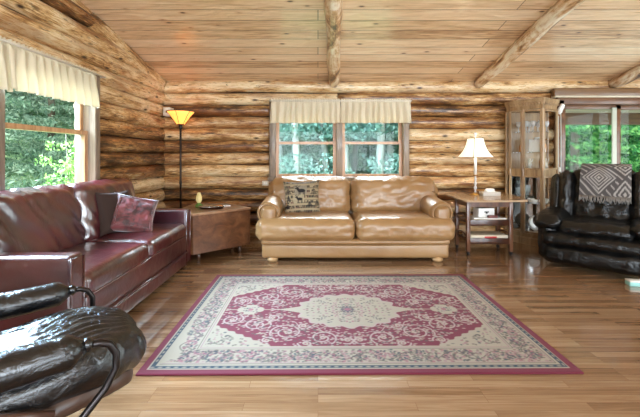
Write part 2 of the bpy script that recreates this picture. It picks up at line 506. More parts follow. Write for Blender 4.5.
wb = log_wall('wall_back', 'x', XL-.12, XR+.1, YW, 13, [(-.66, 1.28, 5, 11), (3.46, 5.35, 0, 11)]).build('wall_back', LOG); struct(wb)
wl = log_wall('wall_left', 'y', YR, YW+.1, XL, 18, [(1.42, 3.62, 5, 11)], clip=True).build('wall_left', LOG); struct(wl)
# dark chinking between the logs (behind the round faces)
ck = MB()
for (a, b, z0, z1) in ((XL-.15, -.66, 0, 2.32), (-.66, 1.28, 0, 5*PITCH), (-.66, 1.28, 11*PITCH, 2.32), (1.28, 3.46, 0, 2.32), (3.46, 5.35, 11*PITCH, 2.32), (5.35, XR+.1, 0, 2.32)):
    ck.box(a, b, YW+.075, YW+.12, z0, z1)
struct(ck.build('wall_back', DARKGAP))
ck = MB()
for (a, b, z0, z1) in ((YR, 1.42, 0, 3.2), (1.42, 3.62, 0, 5*PITCH), (1.42, 3.62, 11*PITCH, 3.2), (3.62, YW+.1, 0, 3.2)):
    ck.box(XL-.12, XL-.075, a, b, z0, z1)
struct(ck.build('wall_left', DARKGAP))
# cut everything of the left wall that rises above the ceiling
import bmesh
for o in (wl, bpy.data.objects['wall_left.001']):
    bm = bmesh.new(); bm.from_mesh(o.data)
    bmesh.ops.bisect_plane(bm, geom=bm.verts[:]+bm.edges[:]+bm.faces[:], plane_co=(0, YW, ceil_z(YW)+.03), plane_no=(0, SL, 1), clear_outer=True)
    bmesh.ops.bisect_plane(bm, geom=bm.verts[:]+bm.edges[:]+bm.faces[:], plane_co=(0, YRG, ceil_z(YRG)+.03), plane_no=(0, -SL, 1), clear_outer=True)
    bm.to_mesh(o.data); bm.free()

# right and rear walls behind the viewer, with their own window openings
WALLM = wood('tan_log_panel', srgb(128, 84, 46), srgb(160, 112, 66), srgb(184, 136, 88), .5, 0, 4)
def wall_holes(name, fixed, a0, a1, z1, holes, axis):
    mb = MB()
    xs = sorted({a0, a1, *[h[0] for h in holes], *[h[1] for h in holes]})
    for s0, s1 in zip(xs[:-1], xs[1:]):
        h = [q for q in holes if q[0] <= s0 and q[1] >= s1]
        segs = [(0, h[0][2]), (h[0][3], z1)] if h else [(0, z1)]
        for z0, zz in segs:
            if zz-z0 < .01: continue
            if axis == 'y': mb.box(fixed, fixed+.12, s0, s1, z0, zz)
            else: mb.box(s0, s1, fixed-.12, fixed, z0, zz)
    return struct(mb.build(name, WALLM))
RH = [(-.6, .9, .9, 2.1), (2.2, 4.2, .15, 2.1)]
BH = [(-1.6, .2, .6, 2.1), (.9, 2.9, .6, 2.1), (3.4, 5.0, .6, 2.1)]
wall_holes('wall_right', XR, YR-.1, YW+.2, 3.2, RH, 'y')
wall_holes('wall_rear', YR, XL-.15, XR+.1, 2.45, BH, 'x')

# ceiling beams (peeled poles under the planks)
def beam(name, x, seed, r, bend=0.0):
    pts, rs = [], []
    n = 44
    for k in range(n+1):
        y = YW+.02 - (YW-YRG)*k/n
        w = .018*noise.noise(Vector((y*.9, seed, 0))) + bend*(YW-y)
        wz = .012*noise.noise(Vector((y*.8, seed, 4)))
        rr = r*(1+.10*noise.noise(Vector((y*1.6, seed, 8))))
        if k < 2: rr *= (.72, .93)[k]
        pts.append((x+w, y, ceil_z(y)-r*.72+wz)); rs.append(rr)
    return struct(MB().tube(pts, rs, 20, uv=True, wob=.08, seed=seed).build(name, BEAM))
beam('trim_1', .23, 3.1, .082, -.045)
beam('trim_2', 2.35, 8.7, .078, -.01)
beam('trim_3', 4.32, 5.3, .085, 0)
# rounded log tucked into the corner of ceiling and left wall
pts = []; rs = []
for k in range(50):
    y = YW-.0-(YW-YRG)*k/49
    pts.append((XL-.085+.015*noise.noise(Vector((y, 3, 3))), y, ceil_z(y)-.05)); rs.append(.095*(1+.1*noise.noise(Vector((y*1.2, 7, 7)))))
struct(MB().tube(pts, rs, 18, uv=True, wob=.08, seed=4.4, tint=.7).build('trim_4', LOG))

# ---------- windows
def window(name, M, w, z0, z1, units, meet, cw=.085):
    """local: x along the wall, y=0 wall face (room side -y), z up.  M places it."""
    root = bpy.data.objects.new(name, None); C.objects.link(root); root['kind'] = 'structure'
    cas = MB()
    cas.box(-w/2-cw*.55, -w/2+cw*.45, -.045, .16, z0-.06, z1+.06, .006, M).box(w/2-cw*.45, w/2+cw*.55, -.045, .16, z0-.06, z1+.06, .006, M)
    cas.box(-w/2-cw*.55, w/2+cw*.55, -.045, .16, z1-.02, z1+.06, .006, M).box(-w/2-cw*.8, w/2+cw*.8, -.065, .16, z0-.06, z0, .006, M)
    cas.build('window_frame', GREYW, root)
    uw = (w-cw*.9)/units
    mul = MB()
    for k in range(1, units):
        x = -w/2+cw*.45+uw*k
        mul.box(x-.045, x+.045, -.035, .15, z0, z1, .006, M)
    mul.build('window_mullion', GREYW, root)
    for k in range(units):
        x0 = -w/2+cw*.45+uw*k + (.045 if k else 0); x1 = -w/2+cw*.45+uw*(k+1) - (.045 if k < units-1 else 0)
        sf = MB()
        sw = .045
        for (za, zb, yy) in ((z0, meet+.02, .03), (meet-.02, z1, .075)):
            sf.box(x0, x0+sw, yy, yy+.035, za, zb, 0, M).box(x1-sw, x1, yy, yy+.035, za, zb, 0, M)
            sf.box(x0+sw, x1-sw, yy, yy+.035, za, za+sw*.9, 0, M).box(x0+sw, x1-sw, yy, yy+.035, zb-sw*.9, zb, 0, M)
        sf.build('window_sash', TRIM, root)
        g = MB()
        g.add([(x0+sw, .045, z0), (x1-sw, .045, z0), (x1-sw, .045, meet), (x0+sw, .045, meet)], [(0,1,2,3)], M, False)
        g.add([(x0+sw, .09, meet), (x1-sw, .09, meet), (x1-sw, .09, z1), (x0+sw, .09, z1)], [(0,1,2,3)], M, False)
        g.build('window_pane', GLASS, root)
    return root
window('window_1', T(.31, YW-.01, 0), 1.94, 5*PITCH, 11*PITCH, 2, 1.385)
window('window_2', T(XL+.01, 2.52, 0) @ RZ(90), 2.2, 5*PITCH, 11*PITCH, 2, 1.42)

# ---------- sliding door at the right of the back wall
dr = bpy.data.objects.new('door_1', None); C.objects.link(dr); dr['kind'] = 'structure'
Md = T(0, YW, 0)
fr = MB().box(3.46, 3.56, -.08, .17, 0, 2.0, .006, Md).box(5.28, 5.38, -.08, .17, 0, 2.0, .006, Md)
fr.box(3.46, 5.38, -.08, .17, 1.94, 2.05, .006, Md).box(3.46, 5.38, -.02, .17, 0, .05, .006, Md)
fr.build('door_frame', TRIMD, dr)
MB().box(3.40, 5.45, -.11, -.02, 2.055, 2.17, .01, Md).build('door_header', wood('brown_header', srgb(86, 60, 36), srgb(112, 80, 48), srgb(132, 98, 62), .4, 0), dr)
MB().box(3.40, 5.45, -.125, -.02, 2.035, 2.058, .004, Md).build('header_highlight', plain('painted_header_highlight', srgb(206, 196, 172), .4), dr)  # pale strip paints the highlight along the header's lower edge
for (x0, x1, yy) in ((3.56, 4.44, .0), (4.42, 5.28, .06)):
    ds = MB().box(x0, x0+.07, yy, yy+.045, .05, 1.94, .004, Md).box(x1-.07, x1, yy, yy+.045, .05, 1.94, .004, Md)
    ds.box(x0, x1, yy, yy+.045, .05, .16, .004, Md).box(x0, x1, yy, yy+.045, 1.88, 1.94, .004, Md)
    p = ds.build('door_sash', TRIMD, dr)
    MB().add([(x0+.07, yy+.02, .16), (x1-.07, yy+.02, .16), (x1-.07, yy+.02, 1.88), (x0+.07, yy+.02, 1.88)], [(0,1,2,3)], Md, False).build('door_pane', GLASS, p)
MB().box(4.30, 4.365, -.02, .0, .06, 1.9, .003, Md).build('door_weatherstrip', plain('pale_weatherstrip', srgb(190, 196, 180), .4), dr)
MB().box(3.575, 3.60, -.05, .0, .92, 1.12, .006, Md).build('door_handle', BRONZE, dr)

# base and rear-window frames are out of view; simple reveals
for i, (a, b, z0, z1) in enumerate(BH):
    f = MB().box(a, b, YR-.1, YR+.03, z0-.05, z0, 0).box(a, b, YR-.1, YR+.03, z1, z1+.05, 0).box(a-.05, a, YR-.1, YR+.03, z0-.05, z1+.05, 0).box(b, b+.05, YR-.1, YR+.03, z0-.05, z1+.05, 0).box((a+b)/2-.03, (a+b)/2+.03, YR-.08, YR+.0, z0, z1, 0)
    struct(f.build('window_%d' % (3+i), TRIM))
for i, (a, b, z0, z1) in enumerate(RH):
    f = MB().box(XR-.03, XR+.1, a, b, z0-.05, z0, 0).box(XR-.03, XR+.1, a, b, z1, z1+.05, 0).box(XR-.03, XR+.1, a-.05, a, z0-.05, z1+.05, 0).box(XR-.03, XR+.1, b, b+.05, z0-.05, z1+.05, 0).box(XR, XR+.08, (a+b)/2-.03, (a+b)/2+.03, z0, z1, 0)
    struct(f.build('window_%d' % (6+i), TRIM))

# ---------- valances
def valance(name, M, w, ztop, zbot, seed, label, group):
    rr = random.Random(seed)
    nx, nz = int(w/.006), 22
    vs, fs = [], []
    ph = [0]
    for i in range(nx): ph.append(ph[-1] + .006*2*PI/(.092*(1+.5*noise.noise(Vector((i*.006*5, seed, 0))))))
    for k in range(nz+1):
        t = k/nz; z = ztop+.03-(ztop+.03-zbot)*t
        for i in range(nx+1):
            x = -w/2+w*i/nx
            a = .0035 if t < .10 else .004+.021*min(1, (t-.10)/.8)
            f = math.sin(ph[i]+.4*noise.noise(Vector((x*4, t*2, seed)))*2)
            fine = math.sin(ph[i]*2.6)*(.004 if t < .16 else .0008)
            y = -a*f - fine - .02*t + (.012 if .08 < t < .13 else 0)
            zz = z + .010*t*noise.noise(Vector((x*9, seed, 3))) + (.004*math.sin(ph[i]*2.6) if t == 0 else 0)
            flare = 1+.03*t
            vs.append((x*flare, y, zz))
    for k in range(nz):
        for i in range(nx):
            a = k*(nx+1)+i; fs.append((a, a+1, a+nx+2, a+nx+1))
    o = MB().add(vs, fs, M).build(name, VAL)
    s = o.modifiers.new('thick', 'SOLIDIFY'); s.thickness = .002
    return tag(o, label, 'curtain', group)
valance('window_valance', T(-.18, YW-.10, 0), .99, 1.985, 1.665, 1, 'gathered cream valance over the sofa window, half nearer the floor lamp', 'cream valances')
valance('window_valance', T(.83, YW-.10, 0), 1.0, 1.985, 1.665, 2, 'gathered cream valance over the sofa window, half nearer the white table lamp', 'cream valances')
valance('window_valance', T(XL+.10, 3.03, 0) @ RZ(90), 1.0, 1.975, 1.66, 3, 'gathered cream valance over the side window, ending next to the room corner', 'cream valances')
valance('window_valance', T(XL+.095, 2.0, 0) @ RZ(90), 1.07, 1.975, 1.645, 4, 'shadowed beige valance cut by the picture edge over the side window', 'cream valances')
def rod(M, w, lab):
    r = MB().tube([(-w/2, 0, 1.985), (w/2, 0, 1.985)], .009, 10, M)
    r.tube([(-w/2, 0, 1.985), (-w/2, .07, 1.985)], .007, 8, M); r.tube([(w/2, 0, 1.985), (w/2, .07, 1.985)], .007, 8, M)
    return tag(r.build('curtain_rod', WHITE), lab, 'curtain rod')
rod(T(.325, YW-.10, 0), 2.03, 'thin white curtain rod behind the cream valances over the sofa window')
rod(T(XL+.10, 2.52, 0) @ RZ(90), 2.3, 'thin white curtain rod behind the valances of the side window')

# small wall fittings
th = empty('thermostat', 'small white thermostat box on the logs beside the floor lamp', 'thermostat', (-2.165, 5.245, 1.765))
MB().box(-.05, .05, -.025, .12, 0, .125, .008).build('cover', WHITE, th)
MB().box(-.012, .025, -.03, -.024, .05, .075, .002).build('dial', BRASS, th)
ot = empty('wall_outlet', 'small cream wall outlet on the logs at the lower corner of the sofa window', 'outlet', (-.77, YW-.02, .76))
MB().box(-.045, .045, -.012, .03, 0, .07, .004).build('cover_plate', WHITE, ot)
MB().box(-.025, -.005, -.016, -.011, .02, .05, .001).box(.008, .028, -.016, -.011, .02, .05, .001).build('socket', PORC, ot)

# narrow pale hanging strips of undetermined kind beside the sliding door
wc = empty('hanging_strip', 'narrow pale doubled strip with a bunched white top between curio cabinet and glass door', 'blind cord', (3.42, 5.17, 0))
MB().tube([(-.018, 0, 1.76), (-.02, 0, 1.2), (-.018, 0, .75)], .0075, 8).build('cord', plain('pale_strip', srgb(206, 214, 208), .4), wc)
MB().tube([(.020, 0, 1.80), (.022, 0, 1.2), (.02, 0, .75)], .005, 8).build('cord', plain('pale_strip_2', srgb(206, 214, 208), .4), wc)
v, f = soft_box(.06, .05, .15, .022, (8,8,12), disp=wrinkle(.014, 30, 30, 45, 2))
MB().add(v, f, T(.02, 0, 1.86) @ RY(24)).build('bunched_top', PORC, wc)
MB().box(.045, .075, -.01, .08, 1.88, 1.92, .004).build('wall_bracket', BRONZE, wc)
v, f = soft_box(.035, .035, .07, .014, (6,6,8), disp=wrinkle(.006, 30, 30, 45, 4))
MB().add(v, f, T(0, 0, 1.0)).build('knot', PORC, wc)

# ------------------------------------------------------------------ rug
class Canvas:
    def __init__(s, w, h, step, bg):
        s.step = step; s.w, s.h = w, h
        s.nx, s.ny = int(round(w/step))+1, int(round(h/step))+1
        xs = np.linspace(-w/2, w/2, s.nx); ys = np.linspace(-h/2, h/2, s.ny)
        s.X, s.Y = np.meshgrid(xs, ys); s.c = np.zeros((s.ny, s.nx, 3)); s.c[:] = bg[:3]
    def paint(s, mask, col, a=1.0):
        m = np.clip(mask, 0, 1)[..., None]*a; s.c = s.c*(1-m)+np.array(col[:3])*m
    def sdf(s, d): return np.clip(.5-d/s.step, 0, 1)
    def disc(s, x, y, rx, ry, col, a=1.0):
        r = max(rx, ry)+.02
        i0 = np.searchsorted(s.X[0], x-r); i1 = np.searchsorted(s.X[0], x+r); j0 = np.searchsorted(s.Y[:,0], y-r); j1 = np.searchsorted(s.Y[:,0], y+r)
        if i1 <= i0 or j1 <= j0: return
        X = s.X[j0:j1, i0:i1]; Y = s.Y[j0:j1, i0:i1]
        d = (np.sqrt(((X-x)/rx)**2+((Y-y)/ry)**2)-1)*min(rx, ry)
        m = np.clip(.5-d/s.step, 0, 1)[..., None]*a
        s.c[j0:j1, i0:i1] = s.c[j0:j1, i0:i1]*(1-m)+np.array(col[:3])*m
    def line(s, pts, w, col, a=1.0):
        for (p, q) in zip(pts[:-1], pts[1:]):
            x0, x1 = min(p[0], q[0])-w-.01, max(p[0], q[0])+w+.01; y0, y1 = min(p[1], q[1])-w-.01, max(p[1], q[1])+w+.01
            i0 = np.searchsorted(s.X[0], x0); i1 = np.searchsorted(s.X[0], x1); j0 = np.searchsorted(s.Y[:,0], y0); j1 = np.searchsorted(s.Y[:,0], y1)
            if i1 <= i0 or j1 <= j0: continue
            X = s.X[j0:j1, i0:i1]-p[0]; Y = s.Y[j0:j1, i0:i1]-p[1]
            dx, dy = q[0]-p[0], q[1]-p[1]; L = dx*dx+dy*dy+1e-12
            t = np.clip((X*dx+Y*dy)/L, 0, 1)
            d = np.hypot(X-t*dx, Y-t*dy)-w/2
            m = np.clip(.5-d/s.step, 0, 1)[..., None]*a
            s.c[j0:j1, i0:i1] = s.c[j0:j1, i0:i1]*(1-m)+np.array(col[:3])*m
def paint_attr(me, cols):
    a = me.attributes.new('paint', 'FLOAT_COLOR', 'POINT')
    arr = np.ones((len(cols), 4), dtype=np.float32); arr[:, :3] = cols
    a.data.foreach_set('color', arr.ravel())

RW, RH_ = 2.445, 1.65
MAR, IVO, BLU, GRY, ROSE = srgb(102, 36, 50), srgb(146, 134, 116), srgb(44, 58, 68), srgb(74, 68, 62), srgb(134, 80, 90)
PINK = srgb(136, 104, 104)
cv = Canvas(RW, RH_, .005, IVO)
X, Y = cv.X, cv.Y
hx, hy = RW/2, RH_/2
edge = np.minimum(hx-np.abs(X), hy-np.abs(Y))
rr = random.Random(5)
# inner floral cream ground
octd = np.maximum.reduce([np.abs(X)-.95, np.abs(Y)-.56, (np.abs(X)*.55+np.abs(Y)*.83)-.735])
scal = .007*np.sin((np.abs(X)-np.abs(Y))*60)*((np.abs(X)*.55+np.abs(Y)*.83) > .66)
field = cv.sdf(octd+scal)
cv.paint(field, MAR)
INF = (octd+scal) < -.015
def sym(fn):
    for sx in (1, -1):
        for sy in (1, -1): fn(sx, sy)
def spiral(cx, cy, r, turns, a0, dirn, sx, sy, w=.009, col=PINK):
    pts = []
    n = int(34*turns)
    for k in range(n+1):
        t = k/n; a = a0+dirn*turns*2*PI*t; q = r*(1-.82*t)
        pts.append((sx*(cx+q*math.cos(a)), sy*(cy+q*math.sin(a))))
    cv.line(pts, w, col)
    for k in range(2, n-2, 5):
        t = k/n; a = a0+dirn*turns*2*PI*t; q = r*(1-.82*t)+.020
        cv.disc(sx*(cx+q*math.cos(a)), sy*(cy+q*math.sin(a)), .010, .007, col)
    cv.disc(sx*cx, sy*cy, .018, .018, IVO); cv.disc(sx*cx, sy*cy, .008, .008, ROSE)
LG = srgb(150, 130, 122)
def quad_field(sx, sy):
    for (cx, cy, r, tn, a0, d) in ((.20, .44, .095, 1.5, 2.2, 1), (.44, .36, .115, 1.7, .4, -1), (.66, .25, .105, 1.6, 2.6, 1), (.56, .14, .06, 1.2, 1.0, 1), (.85, .17, .085, 1.5, 4.0, -1), (.04, .47, .05, 1, 1, 1), (.31, .51, .05, 1.1, 0, 1), (.80, .03, .04, 1, 2, 1), (.33, .27, .05, 1.1, 3, -1), (.56, .47, .05, 1, 3, 1)):
        spiral(cx, cy, r, tn, a0, d, sx, sy, .011, LG)
    # wandering vines
    for s_ in range(5):
        x, y, a = rr.uniform(.1, .8), rr.uniform(.1, .5), rr.uniform(0, 6)
        pts = []
        for k in range(26):
            pts.append((sx*x, sy*y)); a += .35*math.sin(k*.5+s_); x += .016*math.cos(a); y += .016*math.sin(a)
            if (x*.55+y*.83) > .66 or y > .53 or x > .9 or x < 0 or y < 0: break
        if len(pts) > 3: cv.line(pts, .006, LG)
rs_state = rr.getstate()
def q2(sx, sy): rr.setstate(rs_state); quad_field(sx, sy)
sym(q2)
# scattered petals all over the field
for k in range(650):
    x, y = rr.uniform(0, .93), rr.uniform(0, .54)
    if x*.55+y*.83 > .69: continue
    for sx in (1, -1):
        for sy in (1, -1):
            c = rr.choice((LG, IVO, GRY)); cv.disc(sx*x, sy*y, rr.uniform(.006, .013), rr.uniform(.004, .009), c, .85)
# medallion
ang_ = np.arctan2(Y/.30, X/.37); rad = np.sqrt((X/.37)**2+(Y/.285)**2)
med = rad-(1+.055*np.cos(ang_*16))
tip = np.abs(Y)-.075*np.clip(1-(np.abs(X)-.32)/.24, 0, 1)**1.3
tipm = (np.abs(X) > .3) & (np.abs(X) < .56) & (tip < 0)
cv.paint(cv.sdf((med-.05)*.3), LG); cv.paint(tipm.astype(float), IVO)
cv.paint(cv.sdf(med*.3), IVO)
cart = np.abs(np.abs(X)-.745)/.12+np.abs(Y)/.10-1+.10*np.cos(np.arctan2(Y, np.abs(X)-.745)*8)
cv.paint(cv.sdf((cart)*.08), IVO)
cv.line([(-.9, 0), (-.3, 0)], .010, IVO); cv.line([(.3, 0), (.9, 0)], .010, IVO)
for (sx, sy) in ((1,1), (1,-1), (-1,1), (-1,-1)):
    for k in range(120):
        q = random.Random(k+900); a = q.uniform(0, PI/2); r_ = q.uniform(.05, .93)
        x, y = .36*r_*math.cos(a), .28*r_*math.sin(a)
        cv.disc(sx*x, sy*y, q.uniform(.005, .011), q.uniform(.004, .008), q.choice((BLU, GRY, ROSE, PINK, GRY)), .8)
    cv.disc(sx*.745, sy*.0, .02, .02, ROSE, .7)
    for k in range(12):
        q = random.Random(k+70); a = q.uniform(0, PI*2); r_ = q.uniform(.02, .08)
        cv.disc(sx*(.745+r_*math.cos(a)), sy*.7*r_*abs(math.sin(a)), .007, .006, q.choice((BLU, GRY, PINK)), .8)
for k in range(12):
    a = k*PI/6; cv.line([(0, 0), (.06*math.cos(a), .05*math.sin(a))], .006, BLU, .7)
cv.disc(0, 0, .022, .02, ROSE)
# spandrel flowers in the cream corners
for (sx, sy) in ((1,1), (1,-1), (-1,1), (-1,-1)):
    q = random.Random(33)
    for k in range(420):
        x, y = q.uniform(.3, .97), q.uniform(.2, .60)
        if x*.55+y*.83 < .765: continue
        cv.disc(sx*x, sy*y, q.uniform(.005, .012), q.uniform(.004, .009), q.choice((BLU, GRY, ROSE, PINK, GRY, GRY)), .8)
    for k in range(9):
        x, y = q.uniform(.45, .93), q.uniform(.3, .57)
        if x*.55+y*.83 < .80: continue
        pts = [(sx*(x+.035*(1-t/14)*math.cos(t*.6)), sy*(y+.035*(1-t/14)*math.sin(t*.6))) for t in range(13)]
        cv.line(pts, .006, GRY, .8)
# main border
def band(e0, e1, col, a=1.0): cv.paint(((edge >= e0) & (edge < e1)).astype(float), col, a)
band(0, .285, IVO)
for e0, e1, c, a in ((.262, .268, PINK, 1), (.246, .252, GRY, .8), (.085, .090, GRY, .8), (.096, .100, PINK, .8)): band(e0, e1, c, a)
def border_pt(s_, e):
    # walk the perimeter at inset e; s_ in metres
    a, b = RW-2*e, RH_-2*e; P = 2*(a+b); s_ = s_ % P
    if s_ < a: return (-a/2+s_, -b/2, 1, 0)
    s_ -= a
    if s_ < b: return (a/2, -b/2+s_, 0, 1)
    s_ -= b
    if s_ < a: return (a/2-s_, b/2, -1, 0)
    s_ -= a
    return (-a/2, b/2-s_, 0, -1)
e = .172; P = 2*((RW-2*e)+(RH_-2*e)); n = int(P/.005)
pts = []
for k in range(n+1):
    s_ = P*k/n; x, y, tx, ty = border_pt(s_, e); o_ = .040*math.sin(s_*2*PI/.26)
    pts.append((x-ty*o_*1, y+tx*o_))
cv.line(pts[::2], .006, GRY, .9)
q = random.Random(12)
for k in range(int(P/.13)):
    s_ = k*.13+.03; x, y, tx, ty = border_pt(s_, e-.045*math.sin((k*.13+.03)*2*PI/.26+0) if False else e)
    side = 1 if k % 2 else -1
    fx, fy = x-ty*.022*side, y+tx*.022*side
    for j in range(8):
        a = j*PI/4; cv.disc(fx+.026*math.cos(a), fy+.026*math.sin(a), .009, .009, (ROSE if k % 3 == 0 else GRY), .75)
    cv.disc(fx, fy, .013, .013, IVO); cv.disc(fx, fy, .007, .007, BLU)
for k in range(4200):
    s_ = q.uniform(0, P); ee = q.uniform(.108, .238); x, y, tx, ty = border_pt(s_, ee)
    cv.disc(x, y, q.uniform(.005, .011), q.uniform(.004, .009), q.choice((GRY, BLU, ROSE, PINK, GRY)), .75)
band(.046, .072, BLU)
e = .059; P = 2*((RW-2*e)+(RH_-2*e))
for k in range(int(P/.045)):
    x, y, tx, ty = border_pt(k*.045, e); cv.disc(x, y, .013 if tx else .006, .006 if tx else .013, IVO, .75)
band(.040, .046, IVO); band(.072, .080, IVO)
band(0, .040, MAR); band(0, .006, srgb(100, 26, 46))
for k in range(700):   # inner guard dots
    pass
# build mesh : slightly thick pile
gx, gy = cv.nx, cv.ny
mb = MB()
zr = .011
vs = np.stack([X.ravel(), Y.ravel(), np.full(X.size, zr)], 1)
me = bpy.data.meshes.new('pile')
top = [(j*gx+i, j*gx+i+1, (j+1)*gx+i+1, (j+1)*gx+i) for j in range(gy-1) for i in range(gx-1)]
me.from_pydata([tuple(v) for v in vs], [], top); me.materials.append(RUGM); paint_attr(me, cv.c.reshape(-1, 3))
rug = empty('area_rug', 'burgundy and ivory oriental rug with a central medallion on the wooden floor', 'rug', (.227, 2.822, 0), .4)
ro = bpy.data.objects.new('pile', me); C.objects.link(ro); ro.parent = rug
MB().box(-hx-.004, hx+.004, -hy-.004, hy+.004, .0005, .0105, .003).build('binding', RUGE, rug)

# ------------------------------------------------------------------ tan sofa
sf = empty('tan_sofa', 'tan leather two-cushion sofa with rolled arms under the window', 'sofa', (.42, 4.08, 0))
W = 2.11
def cush(name, parent, m, w, d, h, r, M, n=(26,20,12), puff=(0,0,0), disp=None, label=None, taper=None):
    v, f = soft_box(w, d, h, r, n, puff, disp, taper=taper)
    return MB().add(v, f, M).build(name, m, parent, label=label)
cush('base', sf, TAN, W, .88, .165, .03, T(0, .46, .125), (30,12,8), (0,.008,0), wrinkle(.003, 6, 6, 12, 1))
cush('front_roll', sf, TAN, W+.01, .2, .07, .034, T(0, .085, .232), (40,8,8), (0,.004,0), wrinkle(.004, 12, 8, 8, 3))
for sx in (-1, 1):
    for yy in (.07, .82):
        MB().lathe([(.0, 0), (.045, 0), (.062, .018), (.062, .032), (.045, .05), (.04, .055)], 20, T(sx*(W/2-.12), yy, 0)).build('foot', plain('tan_wood_foot', srgb(176, 140, 96), .4), sf)
# seat cushions: thick rolled fronts
def seat_taper(p):
    return p
for k, (x0, x1) in enumerate(((-1.115, -.006), (.006, 1.115))):
    w = x1-x0
    cush('seat_cushion', sf, TAN, w, .80, .25, .085, T((x0+x1)/2, .345, .366), (44,30,16), (.006,.012,.022),
         wrinkle(.008, 9, 3.2, 9, 4.3+k*3))
# arms : rolled
for sx in (-1, 1):
    body = MB()
    v, f = soft_box(.18, .88, .42, .05, (10,20,12), (.006,.01,0), wrinkle(.004, 7, 7, 7, 2))
    body.add(v, f, T(sx*.985, .46, .42))
    a = body.build('arm', TAN, sf)
    ro_ = MB(); n = 20
    pts = [(sx*.985, .055+.9*t/n, .540+.045*math.sin(t/n*PI*.5)) for t in range(n+1)]
    ro_.tube(pts, [(.133+.004*noise.noise(Vector((t*.7, sx, 0)))) * (0.93 if t in (0, n) else 1) for t in range(n+1)], 28, wob=.03, seed=2+sx)
    r_ = ro_.build('arm_roll', TAN, sf)
    fc = MB().lathe([(.0, -.020), (.055, -.018), (.075, -.010), (.082, 0), (.082, .02)], 28, T(sx*.985, .05, .540) @ RX(-90) @ RX(0) @ Matrix.Scale(-1, 4, (0,0,1)) @ Matrix.Scale(-1, 4, (0,0,1)))
    fc.build('arm_button', TAN, a)
    MB().tube([(sx*.985+.108*math.cos(2*PI*k/30), .047, .540+.108*math.sin(2*PI*k/30)) for k in range(31)], .009, 8).build('piping', TAN, a)
cush('back_frame', sf, TAN, W-.1, .22, .62, .07, T(0, .93, .45) @ RX(-4), (20,8,14), (0,.01,0), wrinkle(.004, 5, 5, 5, 1))
def wr_back(seed):
    f1 = wrinkle(.016, 5, 5, 9, seed); f2 = wrinkle(.007, 15, 10, 20, seed+4)
    def f(p):
        top = max(0, p.z/.22)
        return f1(p)*.9 + f2(p)*(.5+1.0*top)
    return f
for k, (x0, x1) in enumerate(((-1.06, -.01), (.01, 1.12))):
    w = x1-x0
    def tp(p, s_=(-1 if k == 0 else 1), hw=w/2):
        t = (p.x*s_)/hw
        if p.z > .05 and t > .62: p = Vector((p.x, p.y, p.z-.10*(t-.62)**2*4))
        return p
    cush('back_cushion', sf, TAN, w, .30, .50, .11, T((x0+x1)/2, .70, .665) @ RX(-11), (44,16,26), (.01,.05,.012), wr_back(7.7+k*5), taper=tp)
# tapestry pillow
def pillow_mesh(w, h, t, n, disp=None):
    vs, fs = [], []
    for side in (1, -1):
        for j in range(n+1):
            for i in range(n+1):
                u, v_ = i/n*2-1, j/n*2-1
                bul = max(0, (1-u**4)*(1-v_**4))**.5
                pin = 1-.11*(1-v_*v_)*abs(u)**2; pin2 = 1-.11*(1-u*u)*abs(v_)**2
                d = disp(u, v_) if disp else 0
                vs.append((u*w/2*pin, -side*(t/2*bul+.004)+ -side*d*bul, v_*h/2*pin2))
    N = (n+1)**2
    for j in range(n):
        for i in range(n):
            a = j*(n+1)+i; fs.append((a, a+1, a+n+2, a+n+1)); b = a+N; fs.append((b, b+n+1, b+n+2, b+1))
    for i in range(n):
        for (a, b) in ((i, i+1), (n*(n+1)+i+1, n*(n+1)+i), ((i+1)*(n+1), i*(n+1)), (i*(n+1)+n, (i+1)*(n+1)+n)):
            fs.append((b, a, a+N, b+N))
    return vs, fs, N
n = 110
v, f, N = pillow_mesh(.50, .47, .17, n, lambda u, w_: .006*noise.noise(Vector((u*3, w_*3, 1))))
tc = Canvas(.50, .47, .50/n, srgb(196, 178, 146)); tc.nx = tc.ny = n+1
xs = np.linspace(-.25, .25, n+1); tc.X, tc.Y = np.meshgrid(xs, xs*.94); tc.c = np.zeros((n+1, n+1, 3)); tc.c[:] = srgb(150, 132, 102)[:3]
DK, BR_, RD, GRN = srgb(18, 14, 14), srgb(66, 44, 32), srgb(84, 34, 30), srgb(50, 50, 38)
def rect(x0, x1, y0, y1, c, a=1): tc.paint(((tc.X > x0) & (tc.X < x1) & (tc.Y > y0) & (tc.Y < y1)).astype(float), c, a)
q = random.Random(4)
for gy_ in range(7):       # woven zig-zag and block borders
    for gx_ in range(22):
        x = -.24+gx_*.022; y = -.215+gy_*.068
        if q.random() < .9: rect(x, x+.017, y, y+.018, q.choice((DK, BR_, RD, GRN, DK)))
        if q.random() < .7: rect(x, x+.016, y+.018, y+.036, q.choice((DK, BR_, GRN)))
for y in (-.19, -.12, -.04, .035, .115, .185): rect(-.25, .25, y, y+.005, DK, .8)
def elk(x, y, s_, c):      # a woven antlered animal
    for (a, b, cx, cy) in ((.034, .017, 0, 0), (.012, .014, -.03, .014), (.012, .007, -.045, .022)): tc.disc(x+cx*s_, y+cy*s_, a*s_, b*s_, c)
    for lx in (-.022, -.012, .016, .027): tc.line([(x+lx*s_, y-.005*s_), (x+lx*s_, y-.042*s_)], .006*s_, c)
    tc.line([(x-.035*s_, y+.03*s_), (x-.055*s_, y+.05*s_)], .006*s_, c); tc.line([(x-.033*s_, y+.03*s_), (x-.01*s_, y+.05*s_)], .006*s_, c); tc.line([(x-.048*s_, y+.042*s_), (x-.03*s_, y+.058*s_)], .005*s_, c)
rect(-.10, .07, .035, .16, srgb(134, 122, 104), .8); elk(-.005, .085, 1.5, DK)
rect(-.12, .03, -.07, .03, srgb(160, 144, 114), .8); elk(-.03, -.025, 1.1, DK)

